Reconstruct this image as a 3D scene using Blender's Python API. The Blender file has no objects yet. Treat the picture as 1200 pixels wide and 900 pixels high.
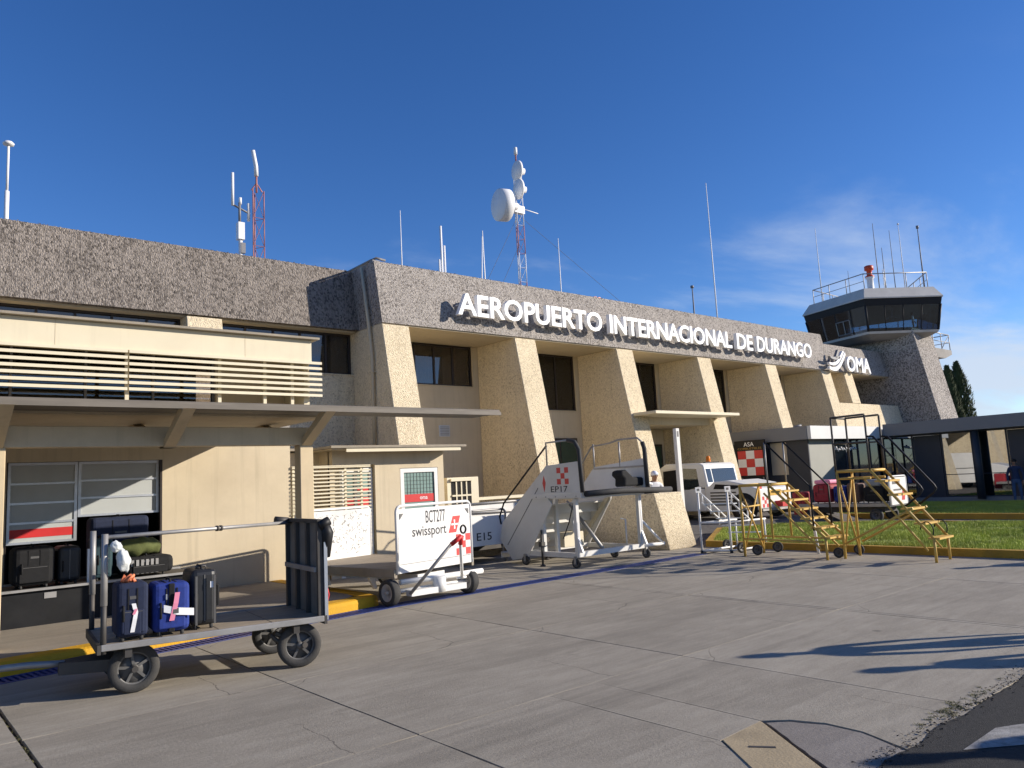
import bpy, bmesh, math, random
from mathutils import Vector, Matrix, noise
random.seed(7)
R = math.radians
SC = bpy.context.scene
COL = SC.collection

# ------------------------------------------------------------------ camera
yaw, pitch, roll = R(40.45), R(7.18), R(-2.91)
f = Vector((math.sin(yaw)*math.cos(pitch), math.cos(yaw)*math.cos(pitch), math.sin(pitch)))
r0 = Vector((math.cos(yaw), -math.sin(yaw), 0)); u0 = r0.cross(f)
r1 = r0*math.cos(roll) + u0*math.sin(roll); u1 = u0*math.cos(roll) - r0*math.sin(roll)
cam = bpy.data.cameras.new('camera'); camo = bpy.data.objects.new('camera', cam); COL.objects.link(camo)
m = Matrix((r1, u1, -f)).transposed().to_4x4(); m.translation = (0, 0, 1.8)
camo.matrix_world = m
cam.sensor_width = 36; cam.lens = 901/1200*36; cam.clip_end = 3000; cam.clip_start = 0.05
SC.camera = camo

# ------------------------------------------------------------------ light
to_sun = Vector((1, -0.77, 0.455)).normalized()
SUN_EL = math.asin(to_sun.z); SUN_ROT = math.atan2(to_sun.x, to_sun.y)
sun = bpy.data.lights.new('sun', 'SUN'); sun.energy = 4.6; sun.angle = R(0.5); sun.color = (1, 0.91, 0.79)
suno = bpy.data.objects.new('sun', sun); COL.objects.link(suno)
suno.rotation_euler = to_sun.to_track_quat('Z', 'Y').to_euler(); suno.location = (30, -25, 30)
W = bpy.data.worlds.new('World'); SC.world = W; W.use_nodes = True
nt = W.node_tree; N = nt.nodes; Lk = nt.links; N.clear()
out = N.new('ShaderNodeOutputWorld'); bg = N.new('ShaderNodeBackground')
sky = N.new('ShaderNodeTexSky'); sky.sky_type = 'NISHITA'; sky.sun_disc = False
sky.sun_elevation = SUN_EL; sky.sun_rotation = SUN_ROT
sky.altitude = 1900; sky.air_density = 1.0; sky.dust_density = 0.3; sky.ozone_density = 3.0
bg.inputs[1].default_value = 0.09
hs = N.new('ShaderNodeHueSaturation'); hs.inputs['Saturation'].default_value = 1.23; hs.inputs['Value'].default_value = 1.22; hs.inputs['Hue'].default_value = 0.512
Lk.new(sky.outputs[0], hs.inputs['Color'])
tc = N.new('ShaderNodeTexCoord'); sep = N.new('ShaderNodeSeparateXYZ'); Lk.new(tc.outputs['Generated'], sep.inputs[0])
def wm(op, a, b=None, c=None, clamp=False):
    n = N.new('ShaderNodeMath'); n.operation = op; n.use_clamp = clamp
    for i, v in enumerate((a, b, c)):
        if v is None: continue
        if isinstance(v, (int, float)): n.inputs[i].default_value = v
        else: Lk.new(v, n.inputs[i])
    return n.outputs[0]
zz = wm('MAXIMUM', sep.outputs[2], 0.0)
den = wm('ADD', zz, 0.10)
cx_ = wm('DIVIDE', sep.outputs[0], den); cy_ = wm('DIVIDE', sep.outputs[1], den)
comb = N.new('ShaderNodeCombineXYZ'); Lk.new(cx_, comb.inputs[0]); Lk.new(cy_, comb.inputs[1])
mp = N.new('ShaderNodeMapping'); mp.inputs['Rotation'].default_value = (0, 0, R(35)); mp.inputs['Scale'].default_value = (0.55, 1.0, 1); mp.inputs['Location'].default_value = (3.9, 1.7, 0)
Lk.new(comb.outputs[0], mp.inputs[0])
n1 = N.new('ShaderNodeTexNoise'); n1.inputs['Scale'].default_value = 1.1; n1.inputs['Detail'].default_value = 9; n1.inputs['Roughness'].default_value = 0.58; n1.inputs['Distortion'].default_value = 0.35
Lk.new(mp.outputs[0], n1.inputs[0])
# cirrus thickens towards the horizon and on the sun side of the sky
az = wm('ADD', wm('MULTIPLY', sep.outputs[0], 0.74), wm('MULTIPLY', sep.outputs[1], -0.32))
lowsky = wm('MULTIPLY', wm('SMOOTH_MIN', wm('MAXIMUM', wm('MULTIPLY_ADD', zz, -3.3, 1.15), 0.0), 1.0, 0.2), 0.33)
dens = wm('ADD', wm('ADD', n1.outputs[0], lowsky), wm('MULTIPLY', az, 0.24))
msk = N.new('ShaderNodeMapRange'); msk.interpolation_type = 'SMOOTHSTEP'
msk.inputs['From Min'].default_value = 0.68; msk.inputs['From Max'].default_value = 1.02; msk.inputs['To Max'].default_value = 0.9
Lk.new(dens, msk.inputs['Value'])
mx = N.new('ShaderNodeMix'); mx.data_type = 'RGBA'
hi = N.new('ShaderNodeMapRange'); hi.interpolation_type = 'SMOOTHSTEP'; hi.inputs['From Min'].default_value = 0.46; hi.inputs['From Max'].default_value = 0.24; Lk.new(zz, hi.inputs['Value'])
Lk.new(wm('MULTIPLY', msk.outputs[0], hi.outputs[0]), mx.inputs['Factor']); Lk.new(hs.outputs[0], mx.inputs['A']); mx.inputs['B'].default_value = (4.9, 5.6, 6.7, 1)
Lk.new(mx.outputs['Result'], bg.inputs[0]); Lk.new(bg.outputs[0], out.inputs[0])
SC.view_settings.view_transform = 'Standard'; SC.view_settings.look = 'None'
SC.view_settings.exposure = 0.56; SC.view_settings.gamma = 1.0
SC.cycles.use_denoising = True
SC.cycles.max_bounces = 6; SC.cycles.transparent_max_bounces = 12

# ------------------------------------------------------------------ materials
MATS = {}
def M(name, base, rough=0.65, var=0.10, scale=3.0, bump=0.0, bscale=50, metal=0.0, dirt=0.0, dirtcol=(0.10, 0.08, 0.06), spec=0.4, stretch=(1, 1, 1), coat=0.0, streak=0.0):
    mt = bpy.data.materials.new(name); mt.use_nodes = True; t = mt.node_tree; n = t.nodes; l = t.links
    b = n['Principled BSDF']; b.inputs['Roughness'].default_value = rough; b.inputs['Metallic'].default_value = metal
    b.inputs['Specular IOR Level'].default_value = spec; b.inputs['Coat Weight'].default_value = coat
    c = n.new('ShaderNodeTexCoord'); mpn = n.new('ShaderNodeMapping'); mpn.inputs['Scale'].default_value = stretch
    l.new(c.outputs['Object'], mpn.inputs[0])
    oi = n.new('ShaderNodeObjectInfo')
    off = n.new('ShaderNodeVectorMath'); off.operation = 'SCALE'; off.inputs['Scale'].default_value = 13.0
    cmb = n.new('ShaderNodeCombineXYZ'); l.new(oi.outputs['Random'], cmb.inputs[0]); l.new(oi.outputs['Random'], cmb.inputs[1]); l.new(cmb.outputs[0], off.inputs[0])
    l.new(off.outputs[0], mpn.inputs['Location'])
    a = n.new('ShaderNodeTexNoise'); a.inputs['Scale'].default_value = scale; a.inputs['Detail'].default_value = 8; a.inputs['Roughness'].default_value = 0.62
    l.new(mpn.outputs[0], a.inputs[0])
    rp = n.new('ShaderNodeValToRGB'); rp.color_ramp.elements[0].position = 0.3; rp.color_ramp.elements[1].position = 0.7
    rp.color_ramp.elements[0].color = (*[x*(1-var) for x in base], 1); rp.color_ramp.elements[1].color = (*[min(1, x*(1+var)) for x in base], 1)
    l.new(a.outputs[0], rp.inputs[0]); col = rp.outputs[0]
    if dirt > 0:
        d = n.new('ShaderNodeTexNoise'); d.inputs['Scale'].default_value = scale*0.45; d.inputs['Detail'].default_value = 10; d.inputs['Roughness'].default_value = 0.7
        l.new(mpn.outputs[0], d.inputs[0])
        mr = n.new('ShaderNodeMapRange'); mr.inputs['From Min'].default_value = 0.48; mr.inputs['From Max'].default_value = 0.75; mr.inputs['To Max'].default_value = dirt
        l.new(d.outputs[0], mr.inputs[0])
        x = n.new('ShaderNodeMix'); x.data_type = 'RGBA'; l.new(mr.outputs[0], x.inputs['Factor']); l.new(col, x.inputs['A']); x.inputs['B'].default_value = (*dirtcol, 1)
        col = x.outputs['Result']
        rr = n.new('ShaderNodeMapRange'); rr.inputs['To Min'].default_value = rough; rr.inputs['To Max'].default_value = min(1, rough+0.3); l.new(mr.outputs[0], rr.inputs[0]); l.new(rr.outputs[0], b.inputs['Roughness'])
    if streak > 0:
        sm = n.new('ShaderNodeMapping'); sm.inputs['Scale'].default_value = (4.5, 4.5, 0.22); l.new(c.outputs['Object'], sm.inputs[0])
        sn = n.new('ShaderNodeTexNoise'); sn.inputs['Scale'].default_value = 1.6; sn.inputs['Detail'].default_value = 7; sn.inputs['Roughness'].default_value = 0.65; l.new(sm.outputs[0], sn.inputs[0])
        sr = n.new('ShaderNodeMapRange'); sr.inputs['From Min'].default_value = 0.52; sr.inputs['From Max'].default_value = 0.72; sr.inputs['To Max'].default_value = streak; l.new(sn.outputs[0], sr.inputs[0])
        sx_ = n.new('ShaderNodeMix'); sx_.data_type = 'RGBA'; l.new(sr.outputs[0], sx_.inputs['Factor']); l.new(col, sx_.inputs['A']); sx_.inputs['B'].default_value = (*[v_*0.55 for v_ in base], 1); col = sx_.outputs['Result']
    l.new(col, b.inputs['Base Color'])
    if bump > 0:
        q = n.new('ShaderNodeTexNoise'); q.inputs['Scale'].default_value = bscale; q.inputs['Detail'].default_value = 4
        l.new(mpn.outputs[0], q.inputs[0])
        bp = n.new('ShaderNodeBump'); bp.inputs['Strength'].default_value = min(1, bump); bp.inputs['Distance'].default_value = 0.02
        l.new(q.outputs[0], bp.inputs['Height']); l.new(bp.outputs[0], b.inputs['Normal'])
    MATS[name] = mt
    return mt
def glass_mat(name, tint, refl, rough=0.02, tcol=(0.3, 0.3, 0.32), dm=0.35):
    mt = bpy.data.materials.new(name); mt.use_nodes = True; t = mt.node_tree; n = t.nodes; l = t.links; n.clear()
    o = n.new('ShaderNodeOutputMaterial'); g = n.new('ShaderNodeBsdfGlossy'); g.inputs['Roughness'].default_value = rough; g.inputs['Color'].default_value = (0.92, 0.95, 1, 1)
    tr = n.new('ShaderNodeBsdfTransparent'); tr.inputs['Color'].default_value = (*tcol, 1)
    df = n.new('ShaderNodeBsdfDiffuse'); df.inputs['Color'].default_value = (*tint, 1)
    m1 = n.new('ShaderNodeMixShader'); m1.inputs[0].default_value = dm; l.new(tr.outputs[0], m1.inputs[1]); l.new(df.outputs[0], m1.inputs[2])
    fr = n.new('ShaderNodeFresnel'); fr.inputs['IOR'].default_value = 1.5
    ad = n.new('ShaderNodeMath'); ad.operation = 'ADD'; ad.use_clamp = True; l.new(fr.outputs[0], ad.inputs[0]); ad.inputs[1].default_value = refl
    m2 = n.new('ShaderNodeMixShader'); l.new(ad.outputs[0], m2.inputs[0]); l.new(m1.outputs[0], m2.inputs[1]); l.new(g.outputs[0], m2.inputs[2])
    l.new(m2.outputs[0], o.inputs[0]); MATS[name] = mt
    return mt
def render_mat(name, light, dark, pit, scale, stretch, bump, speck=0.35, holes=0.0, streak=0.0, splash=0.0):
    """coarse tyrolean render or exposed aggregate: pebbly relief with its own light and dark grains"""
    mt = bpy.data.materials.new(name); mt.use_nodes = True; t = mt.node_tree; n = t.nodes; l = t.links
    b = n['Principled BSDF']; b.inputs['Roughness'].default_value = 0.9; b.inputs['Specular IOR Level'].default_value = 0.2
    c = n.new('ShaderNodeTexCoord'); mpn = n.new('ShaderNodeMapping'); mpn.inputs['Scale'].default_value = stretch; l.new(c.outputs['Object'], mpn.inputs[0])
    v = n.new('ShaderNodeTexVoronoi'); v.inputs['Scale'].default_value = scale; v.inputs['Randomness'].default_value = 1.0
    wob = n.new('ShaderNodeTexNoise'); wob.inputs['Scale'].default_value = scale*0.8; wob.inputs['Detail'].default_value = 3; l.new(mpn.outputs[0], wob.inputs[0])
    mv = n.new('ShaderNodeVectorMath'); mv.operation = 'MULTIPLY_ADD'; mv.inputs[1].default_value = (0.05, 0.05, 0.05)
    l.new(wob.outputs['Color'], mv.inputs[0]); l.new(mpn.outputs[0], mv.inputs[2]); l.new(mv.outputs[0], v.inputs[0])
    big = n.new('ShaderNodeTexNoise'); big.inputs['Scale'].default_value = 0.9; big.inputs['Detail'].default_value = 6; l.new(c.outputs['Object'], big.inputs[0])
    fine = n.new('ShaderNodeTexNoise'); fine.inputs['Scale'].default_value = scale*2.2; fine.inputs['Detail'].default_value = 5; fine.inputs['Roughness'].default_value = 0.7; l.new(mpn.outputs[0], fine.inputs[0])
    sepc = n.new('ShaderNodeSeparateColor'); l.new(v.outputs['Color'], sepc.inputs[0])
    def mth(op, x, y):
        q = n.new('ShaderNodeMath'); q.operation = op
        for i, s in enumerate((x, y)):
            if isinstance(s, (int, float)): q.inputs[i].default_value = s
            else: l.new(s, q.inputs[i])
        return q.outputs[0]
    s = mth('ADD', mth('MULTIPLY', sepc.outputs[0], speck), mth('MULTIPLY', fine.outputs[0], 0.55))
    s = mth('ADD', s, mth('MULTIPLY', big.outputs[0], 0.28))
    rp = n.new('ShaderNodeValToRGB'); e = rp.color_ramp.elements
    e[0].position = 0.32; e[0].color = (*pit, 1); e[1].position = 0.82; e[1].color = (*light, 1); k = e.new(0.5); k.color = (*dark, 1)
    l.new(s, rp.inputs[0]); col = rp.outputs[0]
    if holes > 0:
        hn = n.new('ShaderNodeTexVoronoi'); hn.inputs['Scale'].default_value = scale*0.28; l.new(mv.outputs[0], hn.inputs[0])
        lt = mth('LESS_THAN', hn.outputs['Distance'], holes)
        x = n.new('ShaderNodeMix'); x.data_type = 'RGBA'; l.new(lt, x.inputs['Factor']); l.new(col, x.inputs['A']); x.inputs['B'].default_value = (*[q*0.45 for q in pit], 1); col = x.outputs['Result']
    if streak > 0:
        sm = n.new('ShaderNodeMapping'); sm.inputs['Scale'].default_value = (3.2, 3.2, 0.18); l.new(c.outputs['Object'], sm.inputs[0])
        sn = n.new('ShaderNodeTexNoise'); sn.inputs['Scale'].default_value = 1.3; sn.inputs['Detail'].default_value = 8; sn.inputs['Roughness'].default_value = 0.7; l.new(sm.outputs[0], sn.inputs[0])
        sr = n.new('ShaderNodeMapRange'); sr.inputs['From Min'].default_value = 0.50; sr.inputs['From Max'].default_value = 0.72; sr.inputs['To Max'].default_value = streak; l.new(sn.outputs[0], sr.inputs[0])
        x = n.new('ShaderNodeMix'); x.data_type = 'RGBA'; l.new(sr.outputs[0], x.inputs['Factor']); l.new(col, x.inputs['A']); x.inputs['B'].default_value = (*[q*0.6 for q in pit], 1); col = x.outputs['Result']
    if splash > 0:   # dirt thrown up by rain along the foot of the wall
        ge = n.new('ShaderNodeNewGeometry'); sz = n.new('ShaderNodeSeparateXYZ'); l.new(ge.outputs['Position'], sz.inputs[0])
        zr_ = n.new('ShaderNodeMapRange'); zr_.inputs['From Min'].default_value = 0.55; zr_.inputs['From Max'].default_value = 0.02; l.new(sz.outputs[2], zr_.inputs[0])
        fz = mth('MULTIPLY', mth('MULTIPLY', zr_.outputs[0], big.outputs[0]), splash*1.8)
        x = n.new('ShaderNodeMix'); x.data_type = 'RGBA'; x.clamp_factor = True; l.new(fz, x.inputs['Factor']); l.new(col, x.inputs['A']); x.inputs['B'].default_value = (0.16, 0.12, 0.08, 1); col = x.outputs['Result']
    l.new(col, b.inputs['Base Color'])
    h = mth('ADD', mth('MULTIPLY', v.outputs['Distance'], -0.9), mth('MULTIPLY', fine.outputs[0], 1.0))
    bp = n.new('ShaderNodeBump'); bp.inputs['Strength'].default_value = bump; bp.inputs['Distance'].default_value = 0.06
    l.new(h, bp.inputs['Height']); l.new(bp.outputs[0], b.inputs['Normal']); MATS[name] = mt
    return mt

aggregate = render_mat('aggregate', (0.52, 0.475, 0.43), (0.235, 0.21, 0.19), (0.055, 0.049, 0.045), 30, (1.3, 1.3, 0.85), 0.8, 0.72, streak=0.35)
oldaggregate = render_mat('old_aggregate', (0.37, 0.325, 0.285), (0.17, 0.148, 0.13), (0.045, 0.039, 0.035), 22, (1.35, 1.35, 0.75), 0.95, 0.6, streak=0.3)
stucco = render_mat('cream_stucco', (0.84, 0.72, 0.51), (0.70, 0.585, 0.40), (0.42, 0.33, 0.21), 28, (1.2, 1.2, 0.9), 0.55, 0.42, 0.085, streak=0.16, splash=0.5)
cream = M('cream_paint', (0.56, 0.475, 0.335), 0.8, 0.06, 1.2, 0.12, 90, dirt=0.3, dirtcol=(0.36, 0.28, 0.19), streak=0.3)
creamlight = M('cream_light', (0.66, 0.59, 0.43), 0.6, 0.04, 1.5, 0.05, 60, dirt=0.15, dirtcol=(0.38, 0.30, 0.2), streak=0.15)
postpaint = M('post_paint', (0.56, 0.45, 0.285), 0.55, 0.06, 2, 0.05, 60, dirt=0.3, dirtcol=(0.25, 0.2, 0.14), streak=0.3)
weathered = M('weathered_concrete', (0.30, 0.26, 0.20), 0.85, 0.16, 2.5, 0.3, 60, dirt=0.4)
greycon = M('grey_concrete', (0.30, 0.285, 0.265), 0.9, 0.12, 2, 0.3, 50, dirt=0.3)
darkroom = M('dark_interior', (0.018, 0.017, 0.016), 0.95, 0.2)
brownframe = M('brown_frame', (0.035, 0.025, 0.02), 0.45, 0.1)
alu = M('aluminium', (0.55, 0.57, 0.60), 0.38, 0.06, 6, metal=0.75, dirt=0.15)
doorpanel = M('door_panel', (0.42, 0.44, 0.43), 0.4, 0.05, 1.5, dirt=0.25, dirtcol=(0.22, 0.22, 0.2))
redpaint = M('red_paint', (0.55, 0.025, 0.025), 0.5, 0.1, 4, dirt=0.12)
white = M('white_paint', (0.74, 0.735, 0.71), 0.42, 0.04, 2, dirt=0.2, dirtcol=(0.35, 0.31, 0.26), coat=0.1)
dirtywhite = M('scuffed_white_paint', (0.72, 0.71, 0.68), 0.55, 0.05, 3, dirt=0.45, dirtcol=(0.33, 0.31, 0.28))
offwhite = M('stairs_paint', (0.66, 0.645, 0.60), 0.45, 0.05, 2, dirt=0.3, dirtcol=(0.36, 0.31, 0.25), coat=0.1)
yellow = M('yellow_paint', (0.62, 0.36, 0.03), 0.6, 0.12, 3, 0.2, 60, dirt=0.4, dirtcol=(0.22, 0.15, 0.06))
kerbyellow = M('kerb_yellow', (0.60, 0.32, 0.010), 0.75, 0.12, 2.2, 0.4, 50, dirt=0.35, dirtcol=(0.3, 0.2, 0.07))
oldyellow = M('old_kerb_yellow', (0.42, 0.24, 0.03), 0.85, 0.2, 1.8, 0.5, 40, dirt=0.45, dirtcol=(0.18, 0.13, 0.07))
stairyellow = M('stair_yellow', (0.62, 0.39, 0.085), 0.55, 0.1, 5, dirt=0.35, dirtcol=(0.28, 0.18, 0.07))
blackpaint = M('black_paint', (0.014, 0.014, 0.016), 0.5, 0.15, 4, dirt=0.1, dirtcol=(0.05, 0.045, 0.04), spec=0.25)
rubber = M('rubber', (0.04, 0.039, 0.038), 0.8, 0.2, 6, 0.2, 90, dirt=0.4, dirtcol=(0.13, 0.115, 0.095))
rimgrey = M('rim_grey', (0.12, 0.117, 0.113), 0.55, 0.15, 5, metal=0.3, dirt=0.4)
rimwhite = M('rim_white', (0.42, 0.40, 0.37), 0.6, 0.1, 5, dirt=0.4)
steel = M('worn_steel', (0.34, 0.33, 0.315), 0.5, 0.15, 5, metal=0.45, dirt=0.35)
darksteel = M('dark_steel', (0.065, 0.06, 0.055), 0.6, 0.2, 4, metal=0.2, dirt=0.4, dirtcol=(0.14, 0.11, 0.08))
panelbrown = M('cart_panel', (0.20, 0.175, 0.145), 0.7, 0.2, 3, dirt=0.45, dirtcol=(0.07, 0.06, 0.05))
plywood = M('cart_deck', (0.33, 0.27, 0.195), 0.75, 0.2, 3, 0.15, 60, dirt=0.5, dirtcol=(0.12, 0.10, 0.08), stretch=(0.4, 3, 1))
bluepaint = M('blue_paint', (0.025, 0.05, 0.20), 0.55, 0.2, 6, dirt=0.25, dirtcol=(0.05, 0.05, 0.08))
navy = M('navy_fabric', (0.014, 0.021, 0.05), 0.85, 0.2, 20, 0.15, 220)
royal = M('blue_fabric', (0.014, 0.034, 0.20), 0.8, 0.2, 20, 0.15, 220)
blackfab = M('black_fabric', (0.009, 0.009, 0.010), 0.85, 0.3, 14, 0.15, 200)
blackshell = M('black_shell', (0.018, 0.019, 0.021), 0.42, 0.15, 6, 0.05, 60, dirt=0.2, dirtcol=(0.06, 0.06, 0.06))
teal = M('dark_teal_fabric', (0.02, 0.05, 0.06), 0.7, 0.2, 12, 0.1, 200)
olive = M('olive_fabric', (0.10, 0.115, 0.035), 0.85, 0.2, 8, 0.3, 60)
redfab = M('red_fabric', (0.30, 0.02, 0.03), 0.7, 0.2, 12, 0.15, 180)
pinkfab = M('pink_tag', (0.75, 0.25, 0.36), 0.6, 0.05)
orangetag = M('orange_ribbon', (0.75, 0.22, 0.10), 0.6, 0.1)
paper = M('paper', (0.78, 0.78, 0.78), 0.6, 0.03)
plastic = M('clear_plastic', (0.62, 0.64, 0.62), 0.3, 0.1, 12, 0.4, 30)
ink = M('ink_black', (0.025, 0.025, 0.03), 0.5, 0.1)
signred = M('sign_red', (0.62, 0.055, 0.05), 0.45, 0.08, 4)
signwhite = M('sign_white', (0.82, 0.83, 0.86), 0.45, 0.05, 4)
letterwhite = M('letter_white', (0.86, 0.86, 0.86), 0.35, 0.03, 3, dirt=0.1, dirtcol=(0.5, 0.45, 0.4))
goldink = M('gold_ink', (0.35, 0.22, 0.05), 0.5, 0.1)
antwhite = M('antenna_white', (0.74, 0.74, 0.74), 0.45, 0.05)
antgrey = M('antenna_grey', (0.18, 0.18, 0.19), 0.5, 0.1)
antred = M('antenna_red', (0.40, 0.16, 0.13), 0.55, 0.1, 6)
beaconred = M('beacon_red', (0.60, 0.07, 0.02), 0.45, 0.1)
orange = M('beacon_orange', (0.80, 0.22, 0.02), 0.3, 0.05)
pavgrey = M('fascia_shaded', (0.20, 0.205, 0.215), 0.6, 0.05, 1, dirt=0.12, dirtcol=(0.14, 0.14, 0.14))  # darker copy of the fascia paint, for faces turned from the sun
pavlight = M('fascia_lit', (0.62, 0.62, 0.60), 0.55, 0.04, 1)  # lit copy of the same paint, for the sunny canopy front
pavblue = M('pavilion_frame', (0.028, 0.035, 0.05), 0.5, 0.08)
pavpanel = M('pavilion_panel', (0.30, 0.30, 0.26), 0.5, 0.06, 1)
cabroof = M('cab_roof', (0.55, 0.52, 0.47), 0.6, 0.08, 2, dirt=0.2)
towerdark = render_mat('tower_aggregate', (0.52, 0.475, 0.43), (0.23, 0.21, 0.19), (0.06, 0.054, 0.05), 20, (1.2, 1.2, 0.9), 0.8, 0.5)
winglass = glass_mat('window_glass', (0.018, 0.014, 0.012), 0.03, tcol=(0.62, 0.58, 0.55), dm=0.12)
mirrorglass = glass_mat('pavilion_glass', (0.02, 0.03, 0.035), 0.30, tcol=(0.16, 0.2, 0.22))
cabglass = glass_mat('cab_glass', (0.01, 0.016, 0.022), 0.03, tcol=(0.62, 0.72, 0.78), dm=0.06)
guttermat = M('gutter_brown', (0.155, 0.135, 0.11), 0.6, 0.15, 3, dirt=0.4, dirtcol=(0.07, 0.06, 0.05), stretch=(0.5, 2, 2))
carglass = glass_mat('vehicle_glass', (0.03, 0.045, 0.045), 0.08, tcol=(0.4, 0.46, 0.45))
hutglass = M('hut_glass', (0.22, 0.31, 0.28), 0.2, 0.1, 2)
curtain = M('curtain', (0.42, 0.38, 0.31), 0.9, 0.1, 4)
skin = M('skin', (0.30, 0.16, 0.10), 0.6, 0.08); hair = M('hair', (0.015, 0.012, 0.01), 0.7, 0.2)
denim = M('denim', (0.05, 0.09, 0.18), 0.85, 0.15, 12); shirtblue = M('dark_blue_shirt', (0.02, 0.035, 0.085), 0.85, 0.15, 8)
shirtwhite = M('white_shirt', (0.70, 0.70, 0.74), 0.85, 0.06, 6)
bark = M('bark', (0.09, 0.065, 0.045), 0.9, 0.2, 8, 0.5, 20)

# ------------------------------------------------------------------ mesh helpers
class MB:
    def __init__(s): s.v = []; s.f = []; s.sm = []; s.mi = []
    def add(s, vs, fs, smooth=False, mi=0):
        o = len(s.v); s.v += [Vector(p) for p in vs]
        for q in fs: s.f.append([o+i for i in q]); s.sm.append(smooth); s.mi.append(mi)
        return s
    def obox(s, o, a, b, c, mi=0):
        o, a, b, c = Vector(o), Vector(a), Vector(b), Vector(c)
        vs = [o, o+a, o+a+b, o+b, o+c, o+a+c, o+a+b+c, o+b+c]
        return s.add(vs, [(0, 3, 2, 1), (4, 5, 6, 7), (0, 1, 5, 4), (1, 2, 6, 5), (2, 3, 7, 6), (3, 0, 4, 7)], False, mi)
    def box(s, x0, x1, y0, y1, z0, z1, mi=0):
        return s.obox((x0, y0, z0), (x1-x0, 0, 0), (0, y1-y0, 0), (0, 0, z1-z0), mi)
    def prism(s, poly, vec, mi=0):
        n = len(poly); vec = Vector(vec); a = [Vector(p) for p in poly]; b = [p+vec for p in a]
        fs = [tuple(range(n))[::-1], tuple(range(n, 2*n))] + [(i, (i+1) % n, n+(i+1) % n, n+i) for i in range(n)]
        return s.add(a+b, fs, False, mi)
    def tube(s, pts, r, n=8, mi=0, smooth=True):
        pts = [Vector(p) for p in pts]; rs = r if isinstance(r, (list, tuple)) else [r]*len(pts)
        vs = []; fs = []; prev = None
        for i, p in enumerate(pts):
            d = (pts[min(i+1, len(pts)-1)] - pts[max(i-1, 0)]).normalized()
            if prev is None:
                a = d.orthogonal().normalized()
            else:
                a = (prev - d*prev.dot(d)).normalized()
            prev = a; b = d.cross(a)
            for k in range(n):
                t = 2*math.pi*(k+0.5)/n; vs.append(p + (a*math.cos(t)+b*math.sin(t))*rs[i])
        for i in range(len(pts)-1):
            for k in range(n): fs.append((i*n+k, i*n+(k+1) % n, (i+1)*n+(k+1) % n, (i+1)*n+k))
        o = len(s.v); s.add(vs, fs, smooth and n > 4, mi)
        L = len(pts)-1
        s.f.append([o+k for k in range(n)][::-1]); s.sm.append(False); s.mi.append(mi)
        s.f.append([o+L*n+k for k in range(n)]); s.sm.append(False); s.mi.append(mi)
        return s
    def bar(s, p, q, r): return s.tube([p, q], r, 4, 0, False)
    def lathe(s, c, axis, prof, n=20, mi=0, smooth=True):
        c = Vector(c); ax = Vector(axis).normalized(); a = ax.orthogonal().normalized(); b = ax.cross(a)
        vs = []; fs = []
        for (r, h) in prof:
            for k in range(n):
                t = 2*math.pi*k/n; vs.append(c + ax*h + (a*math.cos(t)+b*math.sin(t))*max(r, 1e-4))
        for i in range(len(prof)-1):
            for k in range(n): fs.append((i*n+k, i*n+(k+1) % n, (i+1)*n+(k+1) % n, (i+1)*n+k))
        return s.add(vs, fs, smooth, mi)
    def build(s, name, mat, parent=None, bevel=0.0, seg=2, fix=True):
        org = origin_of(parent)
        me = bpy.data.meshes.new(name); me.from_pydata([p-org for p in s.v], [], s.f)
        me.polygons.foreach_set('use_smooth', s.sm)
        mats = mat if isinstance(mat, (list, tuple)) else [mat]
        for q in mats: me.materials.append(q)
        if len(mats) > 1: me.polygons.foreach_set('material_index', s.mi)
        if fix and len(s.f) < 20000:
            bm = bmesh.new(); bm.from_mesh(me); bmesh.ops.recalc_face_normals(bm, faces=bm.faces)
            bm.to_mesh(me); bm.free()
        me.update()
        ob = bpy.data.objects.new(name, me); COL.objects.link(ob)
        if parent is not None: ob.parent = parent
        if bevel > 0:
            md = ob.modifiers.new('bevel', 'BEVEL'); md.width = bevel; md.segments = seg; md.limit_method = 'ANGLE'; md.angle_limit = R(50)
            md.harden_normals = False
        return ob
ORG = {}
def origin_of(o):
    if o is None: return Vector((0, 0, 0))
    p = Vector((0, 0, 0))
    while o is not None: p = p + o.location; o = o.parent
    return p
def tag(o, label=None, cat=None, group=None, kind=None):
    if label: o['label'] = label
    if cat: o['category'] = cat
    if group: o['group'] = group
    if kind: o['kind'] = kind
    return o
def thing(name, label, cat, loc=(0, 0, 0), group=None):
    o = bpy.data.objects.new(name, None); COL.objects.link(o); o.location = loc; o.empty_display_size = 0.2
    return tag(o, label, cat, group)
def solo(mb, name, mat, label, cat, loc, group=None, bevel=0, seg=2):
    """a thing that is one mesh, its origin at its base"""
    loc = Vector(loc); mb.v = [p-loc for p in mb.v]
    o = mb.build(name, mat, None, bevel, seg); o.location = loc
    return tag(o, label, cat, group)
def struct(mb, name, mat, parent=None, **k):
    o = mb.build(name, mat, parent, **k); o['kind'] = 'structure'
    return o
TXT = {}
BOLD = [0.006]
def text_geo(t):
    if (t, BOLD[0]) in TXT: return TXT[(t, BOLD[0])]
    c = bpy.data.curves.new('tmp', 'FONT'); c.body = t; c.offset = BOLD[0]; c.resolution_u = 3
    o = bpy.data.objects.new('tmp', c); COL.objects.link(o)
    bpy.context.view_layer.update()
    me = bpy.data.meshes.new_from_object(o.evaluated_get(bpy.context.evaluated_depsgraph_get()))
    vs = [v.co.copy() for v in me.vertices]; fs = [list(p.vertices) for p in me.polygons]
    bpy.data.objects.remove(o); bpy.data.curves.remove(c); bpy.data.meshes.remove(me)
    TXT[(t, BOLD[0])] = (vs, fs)
    return TXT[(t, BOLD[0])]
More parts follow.
